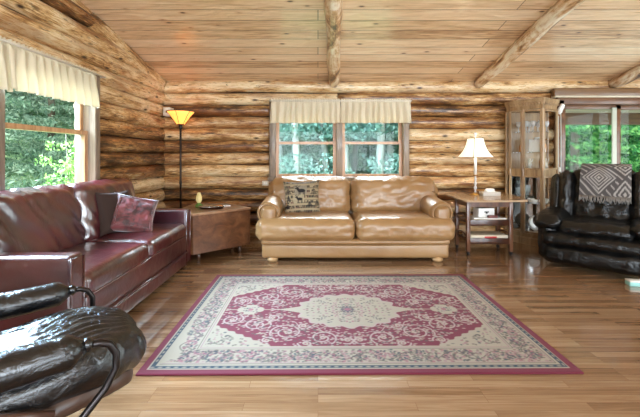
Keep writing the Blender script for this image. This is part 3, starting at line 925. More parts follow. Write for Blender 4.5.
def pine(x, y, s_):
    for k in range(4): tc.line([(x-(.034-.007*k)*s_, y+k*.014*s_), (x+(.034-.007*k)*s_, y+k*.014*s_)], .010, DK)
    tc.line([(x, y-.015*s_), (x, y+.06*s_)], .006, DK)
pine(-.19, .05, 1.2); pine(.165, .04, 1.3); pine(.21, -.10, 1); pine(-.2, -.14, 1); pine(-.185, -.04, .9); pine(.10, -.12, 1)
rect(-.25, .25, -.235, -.215, DK, .7); rect(-.25, .25, .21, .24, DK, .6)
pl = MB().add(v, f)
po = pl.build('throw_pillow', TAPM)
cc = tc.c.reshape(-1, 3); paint_attr(po.data, np.concatenate([cc, cc]))
po.matrix_world = T(-.20, 4.54, .668) @ RZ(3) @ RX(-17) @ RY(-2) @ Matrix.Diagonal((.93, 1, .95, 1))
tag(po, 'square woven tapestry pillow with antlered animals on the tan sofa', 'pillow')

# ------------------------------------------------------------------ burgundy sofa (faces +X). local: x=depth from front(0) to back(+), y along; we build in world axes
bs = empty('burgundy_sofa', 'dark burgundy leather two-cushion sofa below the side window', 'sofa', (-1.40, 3.045, 0))
HL = .975
cush('base', bs, BURG, .66, 2*HL-.22, .29, .02, T(-.345, 0, .185), (10,20,10), (0,0,0))
for z, h in ((.085, .125), (.255, .17)):
    cush('front_panel', bs, BURG, .05, 2*HL-.27, h, .018, T(-.022, 0, z+.015), (6,30,8), (.004,0,0), wrinkle(.002, 5, 5, 9, z))
MB().tube([(.006, -HL+.13, .17), (.006, HL-.13, .17)], .007, 8).tube([(.004, -HL+.13, .345), (.004, HL-.13, .345)], .006, 8).build('piping', BURG, bs)
for sy in (-1, 1):
    w_ = cush('arm', bs, BURG, .80, .125, .575, .022, T(-.405, sy*(HL-.065), .335), (16,8,14), (0,.004,.004), wrinkle(.002, 5, 5, 5, sy))
    MB().tube([(-.005, sy*(HL-.065)-.055, .03), (-.004, sy*(HL-.065)-.055, .608), (-.004, sy*(HL-.065)+.055, .608), (-.005, sy*(HL-.065)+.055, .03)], .006, 8).build('piping', BURG, w_)
    for xx in (-.06, -.72):
        MB().box(xx-.03, xx+.03, sy*(HL-.07)-.03, sy*(HL-.07)+.03, 0, .06, .004).build('foot', DARKW, bs)
def fold(seed, n1=(2.5, 12, 2.5), a=.012):
    f1 = wrinkle(a, *n1, seed); f2 = wrinkle(a*.35, n1[0]*2.3, n1[1]*2, n1[2]*2.3, seed+2)
    return lambda p: f1(p)+f2(p)
for k, sy in enumerate((-1, 1)):
    cush('seat_cushion', bs, BURG, .72, HL-.135, .155, .05, T(-.355, sy*(HL-.13)/2, .40), (26,30,10), (.006,0,.026), fold(1+k*3, (3, 8, 3), .005))
def diag(seed, a):
    def f(p):
        s_ = p.y*1.0+p.z*.75+.1*noise.noise(Vector((p.y*3, p.z*3, seed)))
        return a*(.4-1.6*abs(noise.noise(Vector((s_*9, (p.z-p.y)*1.6, seed)))))
    return f
for k, sy in enumerate((-1, 1)):
    cush('back_cushion', bs, BURG, .21, HL-.06, .54, .08, T(-.655, sy*(HL-.06)/2, .685) @ RY(-12), (10,44,34), (.035,0,.012), diag(3.3+k*6, (.030, .014)[k]))
cush('back_frame', bs, BURG, .14, 2*HL-.05, .72, .04, T(-.735, 0, .52) @ RY(-6), (6,16,12))
# pillows on it
v, f, N = pillow_mesh(.40, .38, .15, 40, lambda u, w_: .012*noise.noise(Vector((u*4, w_*4, 1)))+.006*noise.noise(Vector((u*11, w_*11, 1))))
p1 = MB().add(v, f).build('throw_pillow', VELVET)
p1.matrix_world = T(-1.73, 3.42, .645) @ RZ(40) @ RX(-30) @ RY(17)
tag(p1, 'crushed burgundy velvet pillow with braided edge leaning on the burgundy sofa', 'pillow')
pp = []
for k in range(97):
    a = 2*PI*k/96; u, w_ = math.cos(a), math.sin(a); m_ = max(abs(u), abs(w_)); u, w_ = u/m_, w_/m_
    pp.append((u*.15, -.066, w_*.142))
pq = MB().tube(pp, .006, 6).build('trim_cord', VELVET, p1)
v, f, N = pillow_mesh(.38, .40, .10, 24, None)
p2 = MB().add(v, f).build('throw_pillow', DKCLOTH)
p2.matrix_world = T(-1.87, 3.36, .68) @ RZ(72) @ RX(-16) @ RY(3)
tag(p2, 'dark brown pillow standing behind the velvet pillow on the burgundy sofa', 'pillow')

# ------------------------------------------------------------------ corner chest
ch = empty('corner_chest', 'brown five-sided wooden corner chest beside the burgundy sofa', 'chest')
poly = [(-1.39, 4.06), (-.84, 4.575), (-1.136, 4.91), (-1.69, 5.08), (-1.70, 4.08)]
def scale_poly(p, k):
    cx = sum(a for a, b in p)/len(p); cy = sum(b for a, b in p)/len(p)
    return [(cx+(a-cx)*k, cy+(b-cy)*k) for a, b in p]
MB().prism(scale_poly(poly, .985), .09, .525).build('body', CHEST, ch, .004)
MB().prism(poly, .525, .548).build('top', CHESTT, ch, .004)
a0, b0 = Vector((-1.36, 4.10)), Vector((-.865, 4.563))
dv = (b0-a0).normalized(); nv = Vector((dv.y, -dv.x))
MB().add([tuple((a0+dv*.02+nv*.006).to_tuple())+(.115,), tuple((b0-dv*.02+nv*.006).to_tuple())+(.115,), tuple((b0-dv*.02+nv*.006).to_tuple())+(.505,), tuple((a0+dv*.02+nv*.006).to_tuple())+(.505,),
          tuple((a0+dv*.02-nv*.02).to_tuple())+(.115,), tuple((b0-dv*.02-nv*.02).to_tuple())+(.115,), tuple((b0-dv*.02-nv*.02).to_tuple())+(.505,), tuple((a0+dv*.02-nv*.02).to_tuple())+(.505,)],
         [(0,1,2,3), (5,4,7,6), (4,0,3,7), (1,5,6,2), (3,2,6,7), (4,5,1,0)], None, False).build('door', CHEST, ch, .003)
for (x, y) in ((-.98, 4.56), (-1.12, 4.76), (-1.38, 4.22), (-1.62, 4.95), (-1.62, 4.2)):
    MB().lathe([(.018, 0), (.022, .02), (.024, .09)], 12, T(x, y, 0)).build('leg', DARKW, ch)
ol = empty('oil_lamp', 'small oil lamp with green base and pale yellow chimney on the corner chest', 'lamp', (-1.50, 4.60, .5485))
MB().lathe([(.0, 0), (.045, 0), (.05, .01), (.045, .035), (.022, .045), (.02, .055)], 20).build('base', GREENC, ol)
MB().lathe([(.02, .055), (.032, .075), (.038, .10), (.036, .13), (.024, .165), (.016, .185), (.012, .186)], 20).build('chimney', YGLASS, ol)
ty = empty('serving_tray', 'oval silver-rimmed tray with dark side lying on the corner chest', 'tray', (-1.31, 4.50, .5485), 20)
def oval(prof, kx, M=None):
    m_ = MB().lathe(prof, 36); m_.v = [(x*kx, y, z) for x, y, z in m_.v]; return m_
oval([(.0, 0), (.08, 0), (.098, .022), (.10, .025), (.094, .025), (.078, .006), (0, .006)], 1.6).build('tray_body', DARKW, ty)
oval([(.097, .023), (.104, .026), (.104, .031), (.095, .031), (.093, .025)], 1.6).build('rim', SILVER, ty)
bk_ = empty('magazine', 'thin pale magazine lying flat behind the oval tray on the corner chest', 'magazine', (-1.30, 4.72, .5485), 35)
MB().box(-.14, .14, -.10, .10, 0, .012, .003).build('pages', PAPER, bk_); MB().box(-.142, .142, -.102, .102, .012, .014, .0008).build('cover', plain('grey_cover', srgb(150, 150, 150), .3), bk_)

# ------------------------------------------------------------------ floor lamp
lp = empty('floor_lamp', 'tall dark torchiere floor lamp with lit amber glass bowl in the log corner', 'floor lamp', (-1.905, 5.06, 0))
MB().lathe([(0, 0), (.125, 0), (.125, .012), (.1, .022), (.03, .03), (.016, .05)], 32).build('base', BRONZE, lp)
MB().lathe([(.014, .04), (.014, .8), (.018, .81), (.018, .84), (.014, .85), (.014, 1.56), (.024, 1.575), (.03, 1.60), (.022, 1.615), (.05, 1.625), (.05, 1.632), (.012, 1.64)], 16).build('pole', BRONZE, lp)
so = MB().lathe([(.052, 1.633), (.088, 1.685), (.135, 1.75), (.182, 1.806), (.178, 1.808), (.13, 1.753), (.083, 1.688), (.048, 1.64)], 40, cap=False).build('lamp_shade', AMBER, lp)
MB().tube([(.181*math.cos(2*PI*k/40), .181*math.sin(2*PI*k/40), 1.808) for k in range(41)], .0055, 8).build('shade_rim', BRONZE, so)
st = MB()
for k in range(6):
    a = PI/6+k*PI/3; st.tube([(.054*math.cos(a), .054*math.sin(a), 1.633), (.091*math.cos(a), .091*math.sin(a), 1.685), (.138*math.cos(a), .138*math.sin(a), 1.75), (.185*math.cos(a), .185*math.sin(a), 1.806)], .003, 6)
st.build('shade_rib', BRONZE, so)

# ------------------------------------------------------------------ tea cart / side table
tc_ = empty('side_table', 'two-shelf cherry wood tea cart on casters beside the tan sofa', 'side table')
def round_poly(pts, r, n=5):
    out = []
    m_ = len(pts)
    for i in range(m_):
        p = Vector(pts[i]); a = (Vector(pts[i-1])-p).normalized(); b = (Vector(pts[(i+1) % m_])-p).normalized()
        p0, p1 = p+a*r, p+b*r
        for k in range(n+1):
            t = k/n; q_ = p0*(1-t)**2+p*2*t*(1-t)+p1*t*t; out.append((q_.x, q_.y))
    return out
MB().prism(round_poly([(1.70, 4.22), (2.47, 4.26), (2.62, 5.0), (1.74, 5.06)], .07), .655, .678).build('tabletop', CHERRYT, tc_, .005)
legs = [(1.80, 4.38), (2.31, 4.38), (1.80, 4.73), (2.33, 4.73)]
for (x, y) in legs:
    lg = MB().box(x-.022, x+.022, y-.022, y+.022, .05, .655, .004).build('leg', CHERRY, tc_)
    MB().tube([(x-.012, y, .026), (x+.012, y, .026)], .025, 16).build('caster', RUBBER, lg)
    MB().box(x-.018, x+.018, y-.008, y+.008, .03, .056, .002).build('caster_fork', BRONZE, lg)
MB().box(1.82, 2.29, 4.365, 4.385, .585, .655).box(1.82, 2.31, 4.725, 4.745, .585, .655).box(1.79, 1.81, 4.40, 4.71, .585, .655).box(2.31, 2.33, 4.40, 4.71, .585, .655).build('apron', CHERRY, tc_)
for z in (.385, .165):
    sh = MB().box(1.80, 2.33, 4.38, 4.73, z, z+.015, .002).build('shelf', DARKW, tc_)
    rl = MB().box(1.82, 2.29, 4.362, 4.378, z-.025, z+.045, .004).build('front_rail', DARKW, sh)
    for x in (1.79, 2.33):
        rr_ = MB()
        rr_.tube([(x, 4.40, z+.06), (x, 4.47, z+.085), (x, 4.555, z+.095), (x, 4.64, z+.085), (x, 4.71, z+.06)], .009, 8)
        rr_.tube([(x, 4.40, z+.055), (x, 4.45, z+.03), (x, 4.555, z+.02), (x, 4.66, z+.03), (x, 4.71, z+.055)], .008, 8)
        rr_.build('side_rail', CHERRY, sh)
# things on the shelves
b1 = empty('game_box', 'long flat cream box with a red label on the lowest shelf of the tea cart', 'box', (2.055, 4.50, .181))
MB().box(-.225, .225, -.115, .12, 0, .055, .003).build('body', CREAM, b1)
MB().box(-.228, .228, -.118, .123, .03, .06, .003).build('lid', CREAM, b1)
MB().box(-.055, .09, -.1205, -.118, .018, .048, .0005).build('label_patch', REDL, b1)
b2 = empty('game_box', 'wide flat cream box on the middle tea cart shelf under the smaller boxes', 'box', (2.08, 4.53, .401))
MB().box(-.20, .20, -.12, .12, 0, .03, .003).build('body', CREAM, b2); MB().box(-.202, .202, -.122, .122, .03, .042, .002).build('lid', PORC, b2)
b3 = empty('small_box', 'small white box with a dark bow-shaped mark stacked on the middle shelf', 'box', (2.06, 4.54, .4435), 4)
MB().box(-.10, .10, -.07, .07, 0, .11, .003).build('body', PORC, b3)
MB().box(-.028, .03, -.0715, -.069, .058, .072, .0005).box(-.012, .013, -.0715, -.069, .044, .06, .0005).build('bow_mark', RUBBER, b3)
b4 = empty('small_box', 'flat dark red box in front of the small white box on the middle shelf', 'box', (2.12, 4.435, .4435), -3)
MB().box(-.055, .055, -.02, .02, 0, .03, .003).build('body', plain('dark_red_box', srgb(110, 52, 44), .5), b4)
# tissue box
tb = empty('tissue_box', 'flat white tissue box with a raised tissue beside the white table lamp', 'tissue box', (2.24, 4.76, .6785), 2)
MB().box(-.115, .115, -.06, .06, 0, .05, .004).build('body', plain('grey_white_card', srgb(196, 190, 180), .5), tb)
v, f = soft_box(.13, .06, .04, .018, (18,10,8), (0,0,.022), wrinkle(.008, 14, 20, 20, 3))
MB().add(v, f, T(0, 0, .055)).build('tissue', PORC, tb)
# table lamp
tl = empty('table_lamp', 'lit white bell-shaded table lamp with candle stem on the tea cart', 'table lamp', (2.095, 4.86, .6785))
MB().lathe([(0, 0), (.075, 0), (.075, .008), (.05, .016), (.025, .022), (.012, .03)], 28).build('base', BRASS, tl)
sm = MB()
sm.lathe([(.010, .03), (.014, .045), (.008, .06), (.019, .085), (.021, .10), (.009, .12), (.019, .145), (.021, .16), (.009, .18), (.017, .20), (.019, .215), (.010, .235), (.016, .25)], 12)
sm.build('crystal_stem', CRYSTAL, tl)
MB().lathe([(.004, .02), (.004, .26)], 8).build('stem_core', BRONZE, tl)
MB().lathe([(.012, .25), (.030, .255), (.030, .262), (.018, .265)], 20).build('drip_pan', BRASS, tl)
MB().lathe([(.019, .264), (.019, .49), (.017, .492)], 20).build('candle_tube', PORC, tl)
prof = [(.190, .50), (.158, .538), (.130, .585), (.108, .64), (.094, .695), (.084, .75)]
sh = MB().lathe(prof+[(r-.003, z) for r, z in prof[::-1]], 64, cap=False, sq=.45).build('lamp_shade', SHADE, tl)
sh.rotation_euler = (0, 0, math.radians(16))
rb = MB()
for k in range(4):
    a = PI/4+k*PI/2; kk = 1+.45*(math.sqrt(2)-1)
    rb.tube([((r+.001)*kk*math.cos(a), (r+.001)*kk*math.sin(a), z) for r, z in prof], .0032, 6)
for (r, z) in (prof[0], prof[-1]):
    pts = []
    for j in range(65):
        t = 2*PI*j/64; k_ = 1+.45*(1/max(abs(math.cos(t)), abs(math.sin(t)))-1); pts.append(((r+.001)*k_*math.cos(t), (r+.001)*k_*math.sin(t), z))
    rb.tube(pts, .0025, 6)
rb.build('shade_trim', plain('grey_braid', srgb(96, 88, 78), .7), sh)
MB().lathe([(.004, .49), (.004, .765), (.014, .775), (.006, .785), (.018, .80), (.020, .812), (.012, .826), (0, .832)], 14).build('finial', CRYSTAL, tl)
# cable of the lamp
tag(MB().tube([(2.07, 4.93, .684), (2.04, 5.02, .682), (1.99, 5.12, .66), (1.96, 5.2, .5), (1.95, 5.22, .30)], .003, 6).build('lamp_cord', BRONZE), 'thin dark lamp cord hanging behind the tea cart', 'cord')

# ------------------------------------------------------------------ curio cabinet
before_cab = set(C.objects)
cb = empty('curio_cabinet', 'light oak angled glass-door curio cabinet between tea cart and glass door', 'cabinet')
CP = [(2.665, 5.14), (2.745, 4.965), (2.90, 4.775), (3.215, 4.975), (3.25, 5.23), (2.66, 5.23)]
def offs(p, d):
    out = []; n_ = len(p)
    for i in range(n_):
        a, b, c_ = Vector(p[i-1]), Vector(p[i]), Vector(p[(i+1) % n_])
        n1 = (b-a).normalized(); n2 = (c_-b).normalized(); n1 = Vector((n1.y, -n1.x)); n2 = Vector((n2.y, -n2.x))
        h = (n1+n2); h = h/(h.length**2/2)
        out.append(tuple(b+h*d)) if i < 4 or d < 0 else out.append((b.x+(h.x*d if i in (4,5) else 0), b.y))
    return out
MB().prism(offs(CP, .012), 0, .085).prism(offs(CP, .018), .085, .10, poly2=offs(CP, .004)).prism(offs(CP, -.002), .10, .15).build('base', OAK, cb, .002)
cm = MB().prism(offs(CP, .0), 1.82, 1.865).prism(offs(CP, .004), 1.865, 1.915, poly2=offs(CP, .022)).prism(offs(CP, .028), 1.915, 1.935).prism(offs(CP, .024), 1.935, 1.957, poly2=offs(CP, .034))
cm = cm.build('crown_molding', OAK, cb)
dn_ = MB()
for i in range(3):
    a, b = Vector(offs(CP, .016)[i]), Vector(offs(CP, .016)[i+1]); L = (b-a).length; n_ = int(L/.033)
    an = math.degrees(math.atan2((b-a).y, (b-a).x))
    for k in range(n_):
        p = a+(b-a)*((k+.5)/n_)
        dn_.box(-.009, .009, -.008, .014, 0, .028, .003, T(p.x, p.y, 1.876) @ RZ(an))
dn_.build('dentil', OAK, cm)
for i, (x, y) in enumerate(CP):
    MB().prism([(x+.017*math.cos(a), y+.017*math.sin(a)) for a in [2*PI*k/8+.2 for k in range(8)]], .15, 1.82).build('post', OAK, cb, .002)
def facet(i, z0, z1, name, rw):
    a, b = Vector(CP[i]), Vector(CP[i+1]); L = (b-a).length; M_ = T(a.x, a.y, 0) @ RZ(math.degrees(math.atan2((b-a).y, (b-a).x)))
    e = .011
    d = MB().box(e, e+rw, -.016, .010, z0, z1, .003, M_).box(L-e-rw, L-e, -.016, .010, z0, z1, .003, M_).box(e+rw, L-e-rw, -.016, .010, z0, z0+rw, .003, M_).box(e+rw, L-e-rw, -.016, .010, z1-rw, z1, .003, M_)
    d = d.build(name, OAK, cb)
    MB().add([(e+rw, -.002, z0+rw), (L-e-rw, -.002, z0+rw), (L-e-rw, -.002, z1-rw), (e+rw, -.002, z1-rw)], [(0,1,2,3)], M_, False).build('glass_pane', CGLASS, d)
    return d, M_, L
for i, rw in ((0, .013), (1, .019), (2, .022)):
    MB()
    a, b = CP[i], CP[i+1]
    for z0, z1 in ((.16, .925), (1.01, 1.81)):
        nm = 'door' if i else 'side_frame'
        d, M_, L = facet(i, z0, z1, nm, rw)
        if i == 2: MB().lathe([(0, 0), (.006, 0), (.006, .01), (.011, .016), (.008, .024), (0, .026)], 12, M_ @ T(.034, -.016, (z1+z0)/2) @ RX(90)).build('knob', BRASS, d)
MB().prism(offs(CP, -.002), .925, 1.01).build('mid_rail', OAK, cb, .002)
mb = MB().prism(offs(CP, -.02), .15, .158); mb.build('cabinet_floor', OAK, cb)
MB().box(2.68, 3.23, 5.222, 5.228, 1.01, 1.81).build('back_panel', OAK, cb)
MB().box(2.68, 3.20, 5.222, 5.228, .16, .925).build('mirror_back', MIRROR, cb, label='dim mirrored back panel')
for z in (.545, 1.24, 1.52):
    MB().prism(offs(CP, -.028), z, z+.007).build('glass_shelf', CGLASS, cb)
# collectibles
def item_spots(z, zs): pass
def goblet(loc, lab, grp, s_=1.0):
    g = empty('stemmed_glass', lab, 'glass', loc, 0, grp)
    MB().lathe([(0, 0), (.026*s_, 0), (.026*s_, .003), (.004, .008), (.004, .06*s_), (.02*s_, .07*s_), (.03*s_, .10*s_), (.028*s_, .14*s_), (.026*s_, .14*s_), (.027*s_, .10*s_), (.015*s_, .075*s_), (0, .07*s_)], 16).build('bowl', CRYSTAL, g)
    return g
g0 = goblet((2.80, 4.98, 1.5275), 'clear stemmed glass on the top shelf of the curio cabinet', 'stemmed glasses on the top cabinet shelf')
for (x, y) in ((2.86, 4.92), (2.93, 4.87), (3.00, 4.93), (3.08, 4.98), (2.88, 5.05), (3.02, 5.08), (2.76, 5.10)): dup(g0, (x, y, 1.5275))
def cup(loc, rz, lab, grp):
    g = empty('teacup', lab, 'cup', loc, rz, grp)
    MB().lathe([(0, 0), (.022, 0), (.024, .006), (.036, .03), (.041, .055), (.038, .055), (.033, .03), (.02, .008), (0, .007)], 20).build('bowl', PORC, g)
    MB().tube([(.038, 0, .045), (.058, 0, .044), (.062, 0, .03), (.052, 0, .018), (.034, 0, .02)], .004, 8).build('handle', PORC, g)
    return g
c0 = cup((2.87, 4.91, .5525), 20, 'white teacup on the lower glass shelf of the curio cabinet', 'teacups on the lower cabinet shelf')
for (x, y, a) in ((2.955, 4.87, -40), (3.05, 4.96, 70), (3.10, 5.06, 120), (2.77, 5.03, 200), (2.92, 5.08, 10)): dup(c0, (x, y, .5525), a)
def figurine(loc, rz, lab, m):
    g = empty('figurine', lab, 'figurine', loc, rz)
    MB().lathe([(0, 0), (.03, 0), (.03, .012), (.022, .016)], 16).build('plinth', m, g)
    v, f = soft_box(.04, .035, .1, .016, (8,8,12), (.004,.004,0), wrinkle(.008, 20, 20, 20, rz*.1+1)); b = MB().add(v, f, T(0, 0, .065))
    b.lathe([(.0, 0), (.012, .004), (.016, .016), (.012, .028), (0, .032)], 14, T(0, 0, .11)); b.tube([(0, 0, .09), (.03, -.01, .10), (.045, -.015, .14)], [.008, .007, .004], 8)
    b.build('statue', m, g); return g
FIGM = plain('pale_resin', srgb(206, 200, 186), .4); FIGB = plain('brown_resin', srgb(150, 110, 70), .4); FIGD = plain('dark_resin', srgb(60, 54, 52), .4)
figurine((2.83, 4.95, 1.02), 20, 'pale figurine at the door pane nearest the tea cart, upper cabinet floor', FIGM)
figurine((2.935, 4.88, 1.02), 80, 'brown figurine behind the front corner post, upper cabinet floor', FIGB)
figurine((3.06, 4.97, 1.02), -50, 'pale figurine nearest the sliding door on the upper cabinet floor', FIGM)
figurine((2.80, 4.98, .158), 130, 'dark figurine standing on the lower floor of the curio cabinet', FIGD)
def card(loc, rz, w, h, lab, m=PAPER):
    c_ = empty('greeting_card', lab, 'card', loc, rz)
    MB().box(-w/2, w/2, -.0015, .0015, 0, h, 0, RX(-8)).build('front_leaf', m, c_); MB().box(-w/2, w/2, .0, .003, 0, h*.98, 0, T(0, .03, 0) @ RX(6)).build('rear_leaf', m, c_)
    return c_
card((2.868, 4.90, 1.2475), -52, .15, .17, 'white card standing in the window of the curio cabinet door facing the sofa')
card((3.01, 4.935, 1.2475), 34, .13, .19, 'white card standing in the cabinet door facing the black recliner')
vz = empty('glass_vase', 'tall clear vase between two cards in the curio cabinet', 'vase', (2.95, 4.98, 1.2475))
MB().lathe([(0, 0), (.03, 0), (.022, .03), (.016, .08), (.03, .15), (.042, .2), (.039, .2), (.013, .08), (0, .01)], 20).build('body', CRYSTAL, vz)
for (x, y, hh, lab, m) in ((2.78, 5.06, .14, 'amber bottle beside the cards on the middle cabinet shelf', plain('amber_bottle', srgb(196, 140, 84), .2)), (3.10, 5.06, .16, 'peach coloured bottle on the middle cabinet shelf near the sliding door', plain('peach_bottle', srgb(220, 170, 130), .2))):
    bt = empty('bottle', lab, 'bottle', (x, y, 1.2475)); MB().lathe([(0, 0), (.026, 0), (.028, .02), (.028, hh*.6), (.010, hh*.78), (.010, hh)], 18).build('body', m, bt); MB().lathe([(.012, hh), (.012, hh+.02), (0, hh+.022)], 12).build('stopper', BRASS, bt)
pt = empty('display_plate', 'white plate standing upright on the lower floor of the curio cabinet', 'plate', (2.97, 5.06, .158), 10)
MB().lathe([(0, 0), (.05, 0), (.10, .012), (.102, .016), (.05, .006), (0, .006)], 32, T(0, .02, .103) @ RX(78)).build('dish', PORC, pt)
MB().box(-.05, -.04, -.03, .05, 0, .012, .002).box(.04, .05, -.03, .05, 0, .012, .002).box(-.05, .05, .04, .05, 0, .06, .002).build('stand', DARKW, pt)

for o in set(C.objects)-before_cab:
    if o.parent is None: o.location.x += .04
# ------------------------------------------------------------------ black recliner (right)
rc = empty('leather_recliner', 'overstuffed shiny black leather recliner before the glass door', 'recliner', (2.77, 3.67, 0), -43)
def wl_(seed, a=.010, fx=9, fy=9, fz=9): return wrinkle(a, fx, fy, fz, seed)
# local: front at y=0 facing -y, +y backwards
cush('base', rc, BLACK, .80, .78, .30, .05, T(0, .45, .20), (14,14,8), (0,0,0))
cush('footrest_panel', rc, BLACK, .90, .16, .22, .07, T(0, .06, .155), (34,8,12), (0,.025,0), wl_(2, .010, 14, 6, 5))
cush('footrest_roll', rc, BLACK, .92, .20, .17, .075, T(0, .055, .315), (34,10,12), (0,.03,.0), wl_(5, .010, 14, 6, 6))
cush('seat_cushion', rc, BLACK, .62, .62, .14, .06, T(0, .30, .43), (26,22,8), (0,.02,.02), wl_(7, .014, 8, 8, 8))
for sx in (-1, 1):
    cush('arm', rc, BLACK, .20, .80, .40, .07, T(sx*.40, .42, .27), (10,22,14), (.015,.02,.01), wl_(9+sx, .010))
    cush('arm_pad', rc, BLACK, .27, .80, .15, .07, T(sx*.415, .38, .485) @ RX(2), (14,26,10), (.01,.03,.015), wl_(12+sx, .014, 12, 9, 12))
BT = T(0, .76, .70) @ RX(-14)
cush('backrest', rc, BLACK, .60, .22, .70, .09, BT, (28,10,28), (0,.04,.01), wl_(15, .022, 7, 7, 7))
for sx in (-1, 1):
    cush('back_wing', rc, BLACK, .13, .26, .62, .06, T(sx*.33, .72, .70) @ RX(-12), (10,10,22), (.02,.02,.01), wl_(18+sx, .012, 9, 9, 6))
    cush('wing_roll', rc, BLACK, .12, .22, .56, .055, T(sx*.43, .76, .68) @ RX(-12), (10,10,20), (.015,.02,.01), wl_(22+sx, .012, 9, 9, 6))
cush('rear_panel', rc, BLACK, .76, .08, .55, .03, T(0, .88, .42) @ RX(-8), (10,6,10))
# throw over the back
nx, ny = 90, 90
tw = .44
def cloth_path(s_):   # s_ = 0 at front hem ... 1 behind, in backrest-local y/z
    L = [(-.165, -.02), (-.168, .12), (-.160, .25), (-.135, .335), (-.07, .385), (.03, .39), (.12, .36), (.15, .28), (.155, .10)]
    t = s_*(len(L)-1); k = min(int(t), len(L)-2); u = t-k
    p0, p1, p2, p3 = [Vector(L[max(0, min(len(L)-1, k+j))]) for j in (-1, 0, 1, 2)]
    return .5*((2*p1)+(-p0+p2)*u+(2*p0-5*p1+4*p2-p3)*u*u+(-p0+3*p1-3*p2+p3)*u**3)
vs = []; fs = []
for j in range(ny+1):
    for i in range(nx+1):
        x = -tw/2+tw*i/nx; p = cloth_path(j/ny)
        w_ = .008*noise.noise(Vector((x*9, j/ny*5, 2)))+.004*math.sin(x*40+j*.04)*(1-j/ny)
        vs.append((x*(1+.05*(1-j/ny)), p.x-.012-w_, p.y+.012+(.010*noise.noise(Vector((x*6, 1, 1))))*(1-j/ny)))
for j in range(ny):
    for i in range(nx): a = j*(nx+1)+i; fs.append((a, a+1, a+nx+2, a+nx+1))
tr = empty('throw_blanket', 'grey and white diamond-pattern woven throw over the black recliner back', 'blanket')
tr.matrix_world = rc.matrix_basis.copy() @ Matrix.Identity(4)
bpy.context.view_layer.update()
tr.matrix_world = rc.matrix_world.copy()
tm = MB().add(vs, fs, BT @ T(.035, 0, 0))
to = tm.build('woven_cloth', THROWM, tr)
so_ = to.modifiers.new('thick', 'SOLIDIFY'); so_.thickness = .006
U, V = np.meshgrid(np.linspace(-1, 1, nx+1), np.linspace(0, 1, ny+1))
s1 = U*tw/2; s2 = V*1.0
WHT, GR = np.array(srgb(168, 164, 160)[:3]), np.array(srgb(80, 76, 76)[:3])
s1 = s1
def diam(cx, cy, w1, h1): return np.abs(s1-cx)/w1+np.abs(s2-cy)/h1
d1 = diam(-.05, .20, .165, .185)
pat = (np.mod(d1*5.0, 1) < .42) & (d1 < 1.0)
d2 = diam(.17, .36, .12, .17); pat |= (np.mod(d2*3.0, 1) < .45) & (d2 < 1) & (d1 >= 1.03)
d3 = diam(.17, .04, .12, .17); pat |= (np.mod(d3*3.0, 1) < .45) & (d3 < 1) & (d1 >= 1.03)
d4 = diam(-.06, .62, .155, .20); pat |= (np.mod(d4*4.0, 1) < .45) & (d4 < 1.0)
tri = (d1 >= 1.03) & (d2 >= 1) & (d3 >= 1) & (d4 >= 1)
pat |= tri & (np.mod((s1+s2*.9)*13, 1) < .22)
colr = np.where(pat[..., None], WHT, GR)
paint_attr(to.data, colr.reshape(-1, 3))
fm = MB(); q = random.Random(3)
for k in range(46):
    x = (-tw/2+tw*(k+.5)/46)*1.05; L = q.uniform(.055, .085); p = cloth_path(0)
    fm.tube([(x, p.x-.014, p.y+.02), (x+q.uniform(-.012, .012), p.x-.026, p.y+.02-L*.5), (x+q.uniform(-.018, .018), p.x-.016, p.y+.02-L)], [.005, .0065, .003], 6, BT @ T(.035, 0, 0))
fm.build('fringe', FRINGE, tr)
# small turquoise box on the floor
tq = empty('plastic_case', 'small pale turquoise plastic case on the floor at the foot of the black recliner', 'case', (2.935, 3.37, 0), -10)
MB().box(-.07, .07, -.04, .04, 0, .035, .005).build('body', TURQ, tq); MB().box(-.07, .07, -.04, .04, .036, .052, .005).build('lid', PORC, tq)

# ------------------------------------------------------------------ near armchair (left foreground)
ac = empty('leather_armchair', 'black leather lounge chair with curved tube arms cropped at the picture edge', 'armchair', (-1.135, 1.345, 0), 38)
def seat_t(p):   # round the nose in plan
    if p.x > .12:
        t = (p.x-.12)/.27; k = math.sqrt(max(.02, 1-(min(t, 1)*.86)**2)); p = Vector((p.x, p.y*k, p.z-.045*t*t))
    return p
def ruche(p): return .0045*math.sin(p.y*115+8*noise.noise(Vector((p.x*6, p.y*3, 0))))*(.4+.6*abs(noise.noise(Vector((p.x*5, p.y*7, 2)))))*2 + .010*noise.noise(Vector((p.x*6, p.y*9, 1)))
cush('seat_cushion', ac, BLACK2, .83, .53, .135, .062, T(.02, 0, .405) @ RY(-8), (44,84,12), (0,0,.03), ruche, taper=seat_t)
cush('seat_shell', ac, plain('brown_shell', srgb(70, 50, 40), .4), .775, .50, .07, .03, T(.0, 0, .31) @ RY(-8), (30,20,6), taper=seat_t)
pp = []
for k in range(41):
    t = -1+2*k/40; y = .245*math.sin(t*PI/2); x = .12+.268*math.cos(t*PI/2)**.8 if abs(t) < 1 else .12; pp.append((x+.012, y*1.0, .375+.14*x-.045*((x-.12)/.27)**2))
MB().tube(pp, .011, 8, wob=.15).build('piping', BLACK2, ac)
